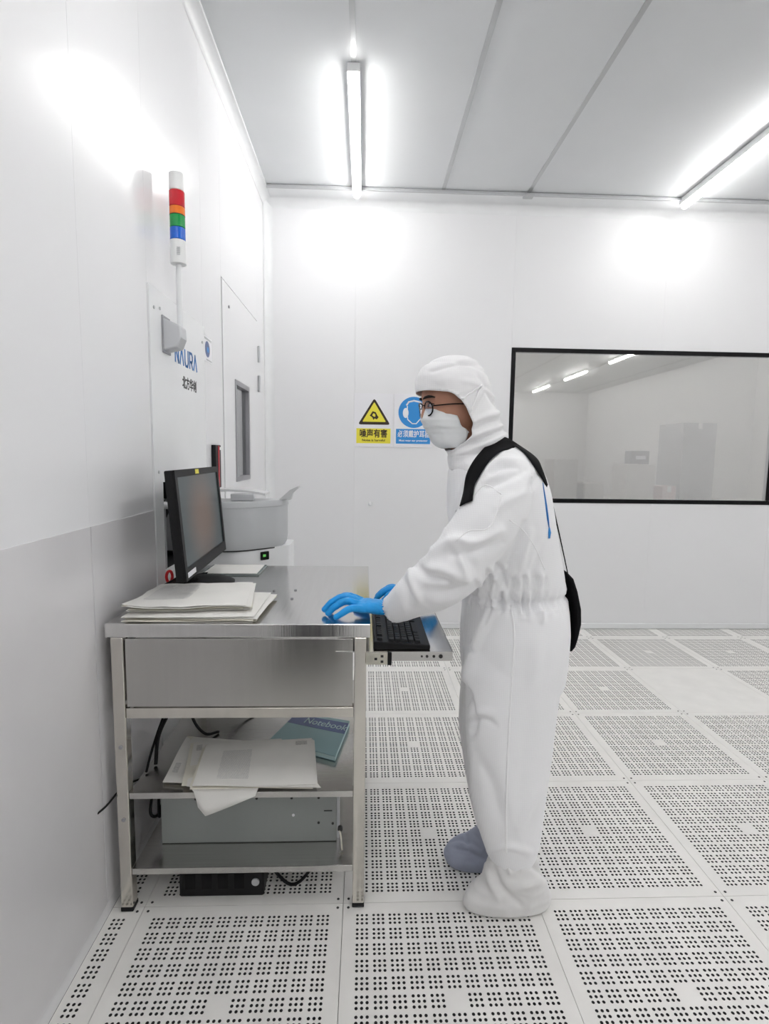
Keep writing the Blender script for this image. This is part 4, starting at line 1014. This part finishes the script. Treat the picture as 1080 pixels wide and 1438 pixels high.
# far hand: the mirror image, lowered onto the keyboard
def far_hand(p):
    q = Vector((p.x-.083, -(p.y-1.555), p.z-.889)); q = Matrix.Rotation(math.radians(14), 3, 'Z') @ q
    return Vector((q.x+.236, q.y+1.925, q.z+.843))
bb.add(lh_in.v, lh_in.f); bb.add([far_hand(p) for p in lh_in.v], [f[::-1] for f in lh_in.f])
for A in ((.50, YN), (.44, YFL)): pass
body = vox(bb, .0042, 5, .5); put('body', body, M['skin'], pr)
def facept(x, y, dy): return HR @ (PY(x, y, HY)+Vector((0, dy, 0)))
for s_ in (-1, 1):
    e = MB(); c = PY(597.2, 571.5, HY)+Vector((.004, s_*.031, 0))
    e.loft([[c+Vector((.004*math.cos(f)*0+dx, .013*k*math.cos(t), .005*k*math.sin(t))) for t in [2*math.pi*i/14 for i in range(14)]] for dx, k in ((.010, 1), (-.002, 1), (-.006, .75), (-.008, .35)) for f in (0,)])
    e.xf(HR); eo = e.build('eye', M['eyew'], pr, smooth=True)
    i_ = MB(); ic = c+Vector((-.0075, 0, -.0005)); i_.disc(ic, (-1, 0, 0), .0045, .0012, 14); i_.xf(HR); i_.build('iris', M['brow'], eo)
    lid_ = MB().tube([c+Vector((-.006+.010*abs(t)**2, .015*t, .0055-.003*t*t)) for t in (-1, -.6, -.2, .2, .6, 1)], .0016, 6); lid_.xf(HR); lid_.build('eyelid', M['brow'], eo, smooth=True)
    bw = MB().tube([PY(593, 563.5, HY)+Vector((-.004+.020*abs(t)**1.8, s_*(.012+.043*t), .004+.004*math.sin(t*3))) for t in (0, .25, .5, .75, 1)], [.003, .0046, .0046, .0038, .0015], 8, flat=.8); bw.xf(HR); bw.build('eyebrow', M['brow'], pr, smooth=True)

# ---------------- hood
HOOD = [(501.5, 634, 650, .018), (504, 618, 658, .045), (510, 603, 667, .068), (520, 591, 676, .086), (532, 585, 682, .097), (545, 584.5, 686, .102), (558, 586, 689, .104), (572, 590, 693, .104), (588, 598, 699, .102),
        (604, 606, 705, .100), (618, 617, 711, .100), (630, 627, 718, .104), (640, 633, 728, .120), (652, 634, 744, .150), (662, 637, 752, .168), (668, 645, 752, .165)]
hm = MB().loft(body_rings(HOOD, HY, 2.15))
hood = vox(hm, .0042, 6, .5)
nrm = [v.normal.copy() for v in hood.vertices]
zt_, zb_ = PY(640, 552, HY).z, PY(640, 634, HY).z
opening = [(552, 589), (553.5, 606), (558, 618), (566, 628), (576, 635), (588, 641), (600, 645), (612, 644), (622, 639), (632, 629.5)]
ox = [(PY(x, y, HY).z, PY(x, y, HY).x) for y, x in opening]
def open_x(z):
    if z > ox[0][0] or z < ox[-1][0]: return None
    for (z0, x0_), (z1, x1_) in zip(ox, ox[1:]):
        if z1 <= z <= z0: t = (z0-z)/(z0-z1); return x0_*(1-t)+x1_*t
    return None
hf = fold_field([([(600, 524), (620, 516), (645, 511), (668, 513)], -.005, 2.2), ([(598, 520), (620, 512), (645, 507), (666, 508)], .004, 2.5),
                 ([(662, 525), (668, 535), (674, 543)], -.005, 3), ([(640, 535), (658, 538), (674, 543)], .004, 4), ([(628, 560), (650, 552), (674, 543)], -.004, 3),
                 ([(690, 548), (682, 545), (675, 542)], -.006, 3), ([(694, 560), (684, 554), (676, 546)], .005, 3), ([(698, 575), (686, 563), (676, 550)], -.006, 3.5),
                 ([(648, 596), (668, 586), (690, 580), (702, 578)], .008, 5), ([(648, 606), (670, 596), (695, 590), (706, 590)], -.010, 4), ([(646, 616), (670, 606), (700, 600)], .009, 5),
                 ([(642, 628), (668, 616), (690, 607), (708, 603)], -.012, 4), ([(640, 638), (664, 628), (690, 616), (712, 610)], .009, 5), ([(645, 648), (668, 638), (695, 626)], -.007, 5),
                 ([(655, 580), (664, 566), (672, 552)], -.003, 3), ([(610, 535), (630, 530)], .003, 7), ([(598, 540), (612, 546)], -.003, 5)])
for v, n in zip(hood.vertices, nrm):
    p = v.co.copy()
    if p.z < PY(640, 600, HY).z: q = Vector(((p.x*.65+p.z*.75)*12, p.y*7, (p.z-p.x)*4))
    else: q = Vector(((p.x*.5-p.z*.85)*9, p.y*8, (p.z+p.x*.4)*5))
    lowk = min(1, max(.25, (1.52-p.z)/.10+.35))
    d = lowk*.0045*ridge(q, 1.0)
    if n.dot(CAM-p) > 0: d += hf(p)
    # gathered seam over the crown
    d -= .004*math.exp(-((p.z-PY(640, 518, HY).z+.18*(p.x-.25))/.006)**2)
    xo = open_x(p.z)
    if xo is not None and n.x < .6:
        e_ = p.x-xo
        if 0 < e_ < .012: d += .003*(1-e_/.012)        # hemmed edge of the opening
    if p.z < PY(640, 640, HY).z: d += .003
    v.co = p+n*(d+.001)
bm = bmesh.new(); bm.from_mesh(hood)
dead = []
for f in bm.faces:
    c = f.calc_center_median(); xo = open_x(c.z)
    if xo is not None and c.x < xo+ .004*math.sin((c.y-HY)*50)**2-.030*max(0, 1-abs(c.y-HY)/.05)*0: dead.append(f)
bmesh.ops.delete(bm, geom=dead, context='FACES'); bmesh.ops.delete(bm, geom=[v for v in bm.verts if not v.link_faces], context='VERTS')
# open hem at the bottom
zc = PY(690, 661, HY).z
bmesh.ops.delete(bm, geom=[f for f in bm.faces if f.calc_center_median().z < zc], context='FACES')
# clean hem: pull the ragged rim onto the line of the opening
for _ in range(2):
    rim = [v for v in bm.verts if v.is_boundary and v.co.z > zc+.02]
    for v in rim:
        xo = open_x(v.co.z)
        if v.co.z > ox[0][0]-.006 and v.co.x < PY(612, 552, HY).x: v.co.z = ox[0][0]+.15*(PY(589, 552, HY).x-v.co.x)
        elif xo is not None: v.co.x = xo
    new = {}
    for v in rim:
        nb2 = [e.other_vert(v) for e in v.link_edges if e.is_boundary]
        if len(nb2) == 2: new[v] = v.co*.4+(nb2[0].co+nb2[1].co)*.3
    for v, c in new.items(): v.co = c
bm.to_mesh(hood); bm.free()
for v in hood.vertices:
    k = min(1, max(0, (v.co.z-zc)/.10)); q = HR @ v.co; v.co = v.co.lerp(q, k)
hd_o = put('hood', hood, M['hood'], pr)
sd = hd_o.modifiers.new('solid', 'SOLIDIFY'); sd.thickness = .0026; sd.offset = 0
hood_bvh = BVHTree.FromPolygons([v.co+wloc(pr) for v in hood.vertices], [tuple(p.vertices) for p in hood.polygons])

# ---------------- mask
prof = [(577, 594, 622, .054), (581, 591.5, 627.5, .062), (588, 590.0, 630, .069), (592.5, 590.5, 631.5, .071), (594, 593.5, 632, .0695), (601, 594, 634, .071), (602.5, 597.5, 642, .0695), (608, 598.5, 644, .070), (610, 602, 644, .068), (616, 603.5, 643, .067), (622, 607, 641, .064), (626.5, 612, 639, .058), (629.5, 620, 637, .050)]
mk = []
for j, (y, xf_, xs, hw_) in enumerate(prof):
    f_ = PY(xf_, y, HY); s_ = PY(xs, y, HY); row = []
    for i in range(29):
        t = -1+2*i/28; row.append(HR @ Vector((f_.x+(s_.x-f_.x)*abs(t)**2.0, HY+hw_*1.1*math.sin(t*math.pi/2), f_.z+.006*(1 if j == 0 else 0)*(1-abs(t))**2)))
    mk.append(row)
mo = MB().loft(mk, cap=False, closed=False).build('face_mask', M['mask'], pr, smooth=True)
ss = mo.modifiers.new('sub', 'SUBSURF'); ss.levels = ss.render_levels = 1
so = mo.modifiers.new('solid', 'SOLIDIFY'); so.thickness = .0018
for st_i, pix in ((1, [(648, 563), (656, 556), (667, 546.5), (675, 540.5)]), (7, [(652, 597), (657, 585), (665, 566), (671, 551), (676, 541)])):
    pts = drape(hood_bvh, [(q.x, q.y) for q in catmull([(x, y, 0) for x, y in pix], 5)], 0, .0036)
    MB().tube([mk[st_i][0]]+pts, .0021, 6).build('ear_loop', M['seam'], mo, smooth=True)

# ---------------- glasses
gl = thing('g', None, None, (0,0,0)); bpy.data.objects.remove(gl)
LENS = []
gf = MB()
for s_ in (-1, 1):
    c = PY(592, 576, HY)+Vector((.001+(.003), s_*.034, 0)); tiltx = .004
    ringp = [c+Vector((.010*max(0, abs(.024*math.cos(t)+.0)*0)+.006*(1 if math.cos(t)*1 > 0 else 0)*abs(math.cos(t))**2-.14*.019*math.sin(t), s_*.0255*math.copysign(abs(math.cos(t))**.8, math.cos(t)), .0195*math.copysign(abs(math.sin(t))**.85, math.sin(t)))) for t in [2*math.pi*k/28 for k in range(29)]]
    LENS.append([HR @ p for p in ringp[:-1]])
    g_ = MB().tube(ringp, .0021, 8); g_.xf(HR); gf.add(g_.v, g_.f)
    hinge = c+Vector((.006, s_*.026, .006)); ear_ = PY(650, 571, HY)+Vector((0, s_*.088, 0)); mid = PY(622, 571, HY)+Vector((0, s_*.079, 0))
    g_ = MB().tube(catmull([hinge, mid, ear_], 6), .0017, 8); g_.xf(HR); gf.add(g_.v, g_.f)
cbr = PY(592.5, 572, HY)
g_ = MB().tube([cbr+Vector((.003, -.010, .001)), cbr+Vector((-.002, 0, .004)), cbr+Vector((.003, .010, .001))], .0014, 8); g_.xf(HR); gf.add(g_.v, g_.f)
go = gf.build('glasses', M['blackgl'], pr, smooth=True)
for L_ in LENS:
    MB().prism(L_, (HR.to_3x3() @ Vector((-.0012, 0, 0)))).build('lens', M['lens'], go)

# ---------------- gloves
def finish_glove(mb, name):
    me = vox(mb, .0021, 5, .5)
    nr_ = [v.normal.copy() for v in me.vertices]
    for v, n in zip(me.vertices, nr_):
        v.co += n*(.0011*ridge(Vector((v.co.x*45, v.co.y*20, v.co.z*30)), 1.0)+.0006*ridge(v.co*95, 1.0))
    return put(name, me, M['glove'], pr)
gmb = hand_mb(LH, 1.0)
gmb.tube([(.070, 1.556, .916), (.095, 1.554, .916), (.118, 1.551, .917), (.122, 1.551, .917)], [.029, .029, .0315, .031], 22, flat=.95)
finish_glove(gmb, 'glove')
fm = MB(); fm.add([far_hand(p) for p in gmb.v], [f[::-1] for f in gmb.f]); finish_glove(fm, 'glove')
cuffr = [Vector((.116, 1.551+.031*math.cos(t), .917+.030*math.sin(t))) for t in [2*math.pi*k/24 for k in range(25)]]

# ---------------- shoe covers
sff = fold_field([([(690, 1208), (696, 1230), (712, 1255), (730, 1270)], -.010, 4.5), ([(684, 1212), (688, 1236), (700, 1262)], .009, 5), ([(730, 1203), (745, 1216), (768, 1230)], -.010, 4.5), ([(738, 1200), (758, 1212), (778, 1228)], .008, 5),
                  ([(705, 1206), (708, 1222)], -.007, 2.6), ([(712, 1207), (716, 1226)], .007, 2.6), ([(719, 1207), (722, 1220)], -.007, 2.6), ([(726, 1206), (732, 1222)], .006, 2.6), ([(700, 1240), (730, 1246), (770, 1238)], .006, 7),
                  ([(632, 1182), (646, 1178), (658, 1184)], -.006, 3.5), ([(654, 1172), (656, 1184), (660, 1194)], -.007, 3), ([(640, 1192), (656, 1196), (672, 1204), (690, 1210)], -.007, 3), ([(638, 1186), (656, 1188), (676, 1196)], .006, 3.5), ([(664, 1176), (674, 1186), (684, 1192)], .005, 4)], 1.0)
def shoe(rows, m, ydir=0.):
    rings = []
    for z, xa, xb, b, yc in rows: rings.append(ell(Vector(((xa+xb)/2, yc, z)), (xb-xa)/2, b, 30, 2.2))
    me = vox(MB().loft(rings), .005, 6, .5); nr_ = [v.normal.copy() for v in me.vertices]
    for v, n in zip(me.vertices, nr_):
        p = v.co; k = min(1, max(0, (p.z-.012)/.03))
        v.co = p+n*k*(.006*ridge(Vector((p.x*11, p.y*10, p.z*5)), 1.0)+.003*ridge(Vector((p.x*14, p.y*14, p.z*24)), 1.0))
        if n.dot(CAM-p) > 0: v.co += n*k*sff(p)
        if v.co.z < .004: v.co.z = .004
    return put('shoe_cover', me, M[m], pr)
ax0, ax1 = PY(688, 1200, YN).x, PY(748, 1200, YN).x
shoe([(.002, .318, .578, .048, YN), (.012, .312, .584, .054, YN), (.035, .320, .582, .054, YN), (.06, .345, .572, .053, YN), (.085, .372, .560, .054, YN), (.11, .385, .546, .057, YN), (.135, ax0+.002, ax1+.012, .060, YN), (.16, ax0+.004, ax1+.002, .056, YN), (.185, ax0+.012, ax1-.008, .050, YN)], 'boot2')
bx_ = PY(625, 1187, YFL).x
fx0 = PY(676, 1170, YFL).x; fx1 = PY(728, 1170, YFL).x
shoe([(.002, bx_+.018, .520, .044, YFL), (.012, bx_+.006, .528, .050, YFL), (.035, bx_, .528, .052, YFL), (.060, bx_+.010, .524, .050, YFL), (.080, bx_+.035, .518, .048, YFL), (.095, bx_+.075, .512, .047, YFL), (.115, fx0-.02, .508, .048, YFL), (.150, fx0, fx1+.004, .050, YFL), (.185, fx0+.004, fx1, .048, YFL)], 'bootie')

# ---------------- shoulder bag (hangs on the person)
bg = thing('shoulder_bag', 'flat black shoulder bag hanging on the worker\'s back by a wide strap', 'bag', (.63, 1.56, .85))
path = catmull([(656, 700, 0), (660, 680, 0), (667, 658, 0), (679, 638, 0), (694, 625, 0), (712, 617.5, 0), (728, 619, 0), (742, 630, 0), (753, 648, 0), (760, 664, 0)], 6)
both_bvh = BVHTree.FromPolygons([v.co+wloc(pr) for v in suit.vertices]+[v.co+wloc(pr) for v in hood.vertices], [tuple(p.vertices) for p in suit.polygons]+[tuple(i+len(suit.vertices) for i in p.vertices) for p in hood.polygons])
cen_ = []
for p in path:
    d = ray(p.x, p.y+8).normalized(); h = both_bvh.ray_cast(CAM, d, 4)
    if h[0] is not None: cen_.append(h[0])
back = [PY(768, 682, 1.49), PY(775, 712, 1.51), PY(783, 752, 1.53), PY(791, 792, 1.55), PY(795, 812, 1.56)]
line = cen_+[p+Vector((.004, 0, 0)) for p in back]
# smooth the line, then make a ribbon lying on the cloth
for _ in range(4): line = [line[0]]+[(line[i-1]+line[i]*2+line[i+1])/4 for i in range(1, len(line)-1)]+[line[-1]]
nc_ = len(cen_); nn_ = []
for i, q in enumerate(line):
    n_ = onsuit(q, 0, both_bvh)[1] if i < nc_ else Vector((.95, -.3, .1)).normalized(); nn_.append(n_)
for _ in range(8): nn_ = [nn_[0]]+[(nn_[i-1]+nn_[i]+nn_[i+1]).normalized() for i in range(1, len(nn_)-1)]+[nn_[-1]]
rows_ = []
for i, q in enumerate(line):
    t = (line[min(i+1, len(line)-1)]-line[max(i-1, 0)]).normalized(); side = t.cross(nn_[i]).normalized()
    wd = .023 if i < nc_-8 else max(.010, .023-.0022*(i-nc_+8)); rw = []
    for s_ in (-1, -.5, 0, .5, 1):
        c = q+side*wd*s_+nn_[i]*.004
        if i < nc_:
            lo, m_, _, _ = both_bvh.find_nearest(c); dd = (c-lo).dot(m_)
            if dd < .006: c = c+nn_[i]*(.006-dd)
        rw.append(c)
    rows_.append(rw)
for _ in range(6):
    rows_ = [rows_[0]]+[[(rows_[i-1][j]+rows_[i][j]*2+rows_[i+1][j])/4 for j in range(5)] for i in range(1, len(rows_)-1)]+[rows_[-1]]
so_ = MB().loft(rows_, cap=False, closed=False).build('strap', M['strap'], bg, smooth=True); s2_ = so_.modifiers.new('solid', 'SOLIDIFY'); s2_.thickness = .0026; s2_.offset = 0
pt, pb_ = PY(786, 800, 1.50), PY(796, 903, 1.50)
rings = []
for k, (y, xa, xb, hwY) in enumerate(((799, 788, 790, .08), (806, 790, 796, .105), (822, 793, 800, .115), (845, 796, 804, .12), (865, 796.5, 804, .12), (885, 795, 800, .115), (897, 793, 797, .11), (904, 791, 794, .10))):
    a, b = PY(xa, y, 1.565), PY(xb, y, 1.565); c = (a+b)/2
    rings.append(ell(Vector((c.x-.003, 1.60, c.z)), max(.004, (b.x-a.x)/2), hwY, 28, 4))
MB().loft(rings).build('bag_body', M['strap'], bg, smooth='auto')
# blue print on the back of the suit
bl = drape(suit_bvh, [(762, 678), (764.5, 695), (767, 712), (769, 728), (771, 742)], 0, .001)
if len(bl) > 1: MB().tube(bl, [.0015, .003, .004, .0045, .002], 8, flat=.5).build('back_print', M['blue'], sm, smooth=True)
bl = drape(suit_bvh, [(771, 741), (771.5, 748), (771, 756)], 0, .001)
if len(bl) > 1: MB().tube(bl, [.003, .0065, .004], 8, flat=.5).build('back_print', M['signblue'], sm, smooth=True)
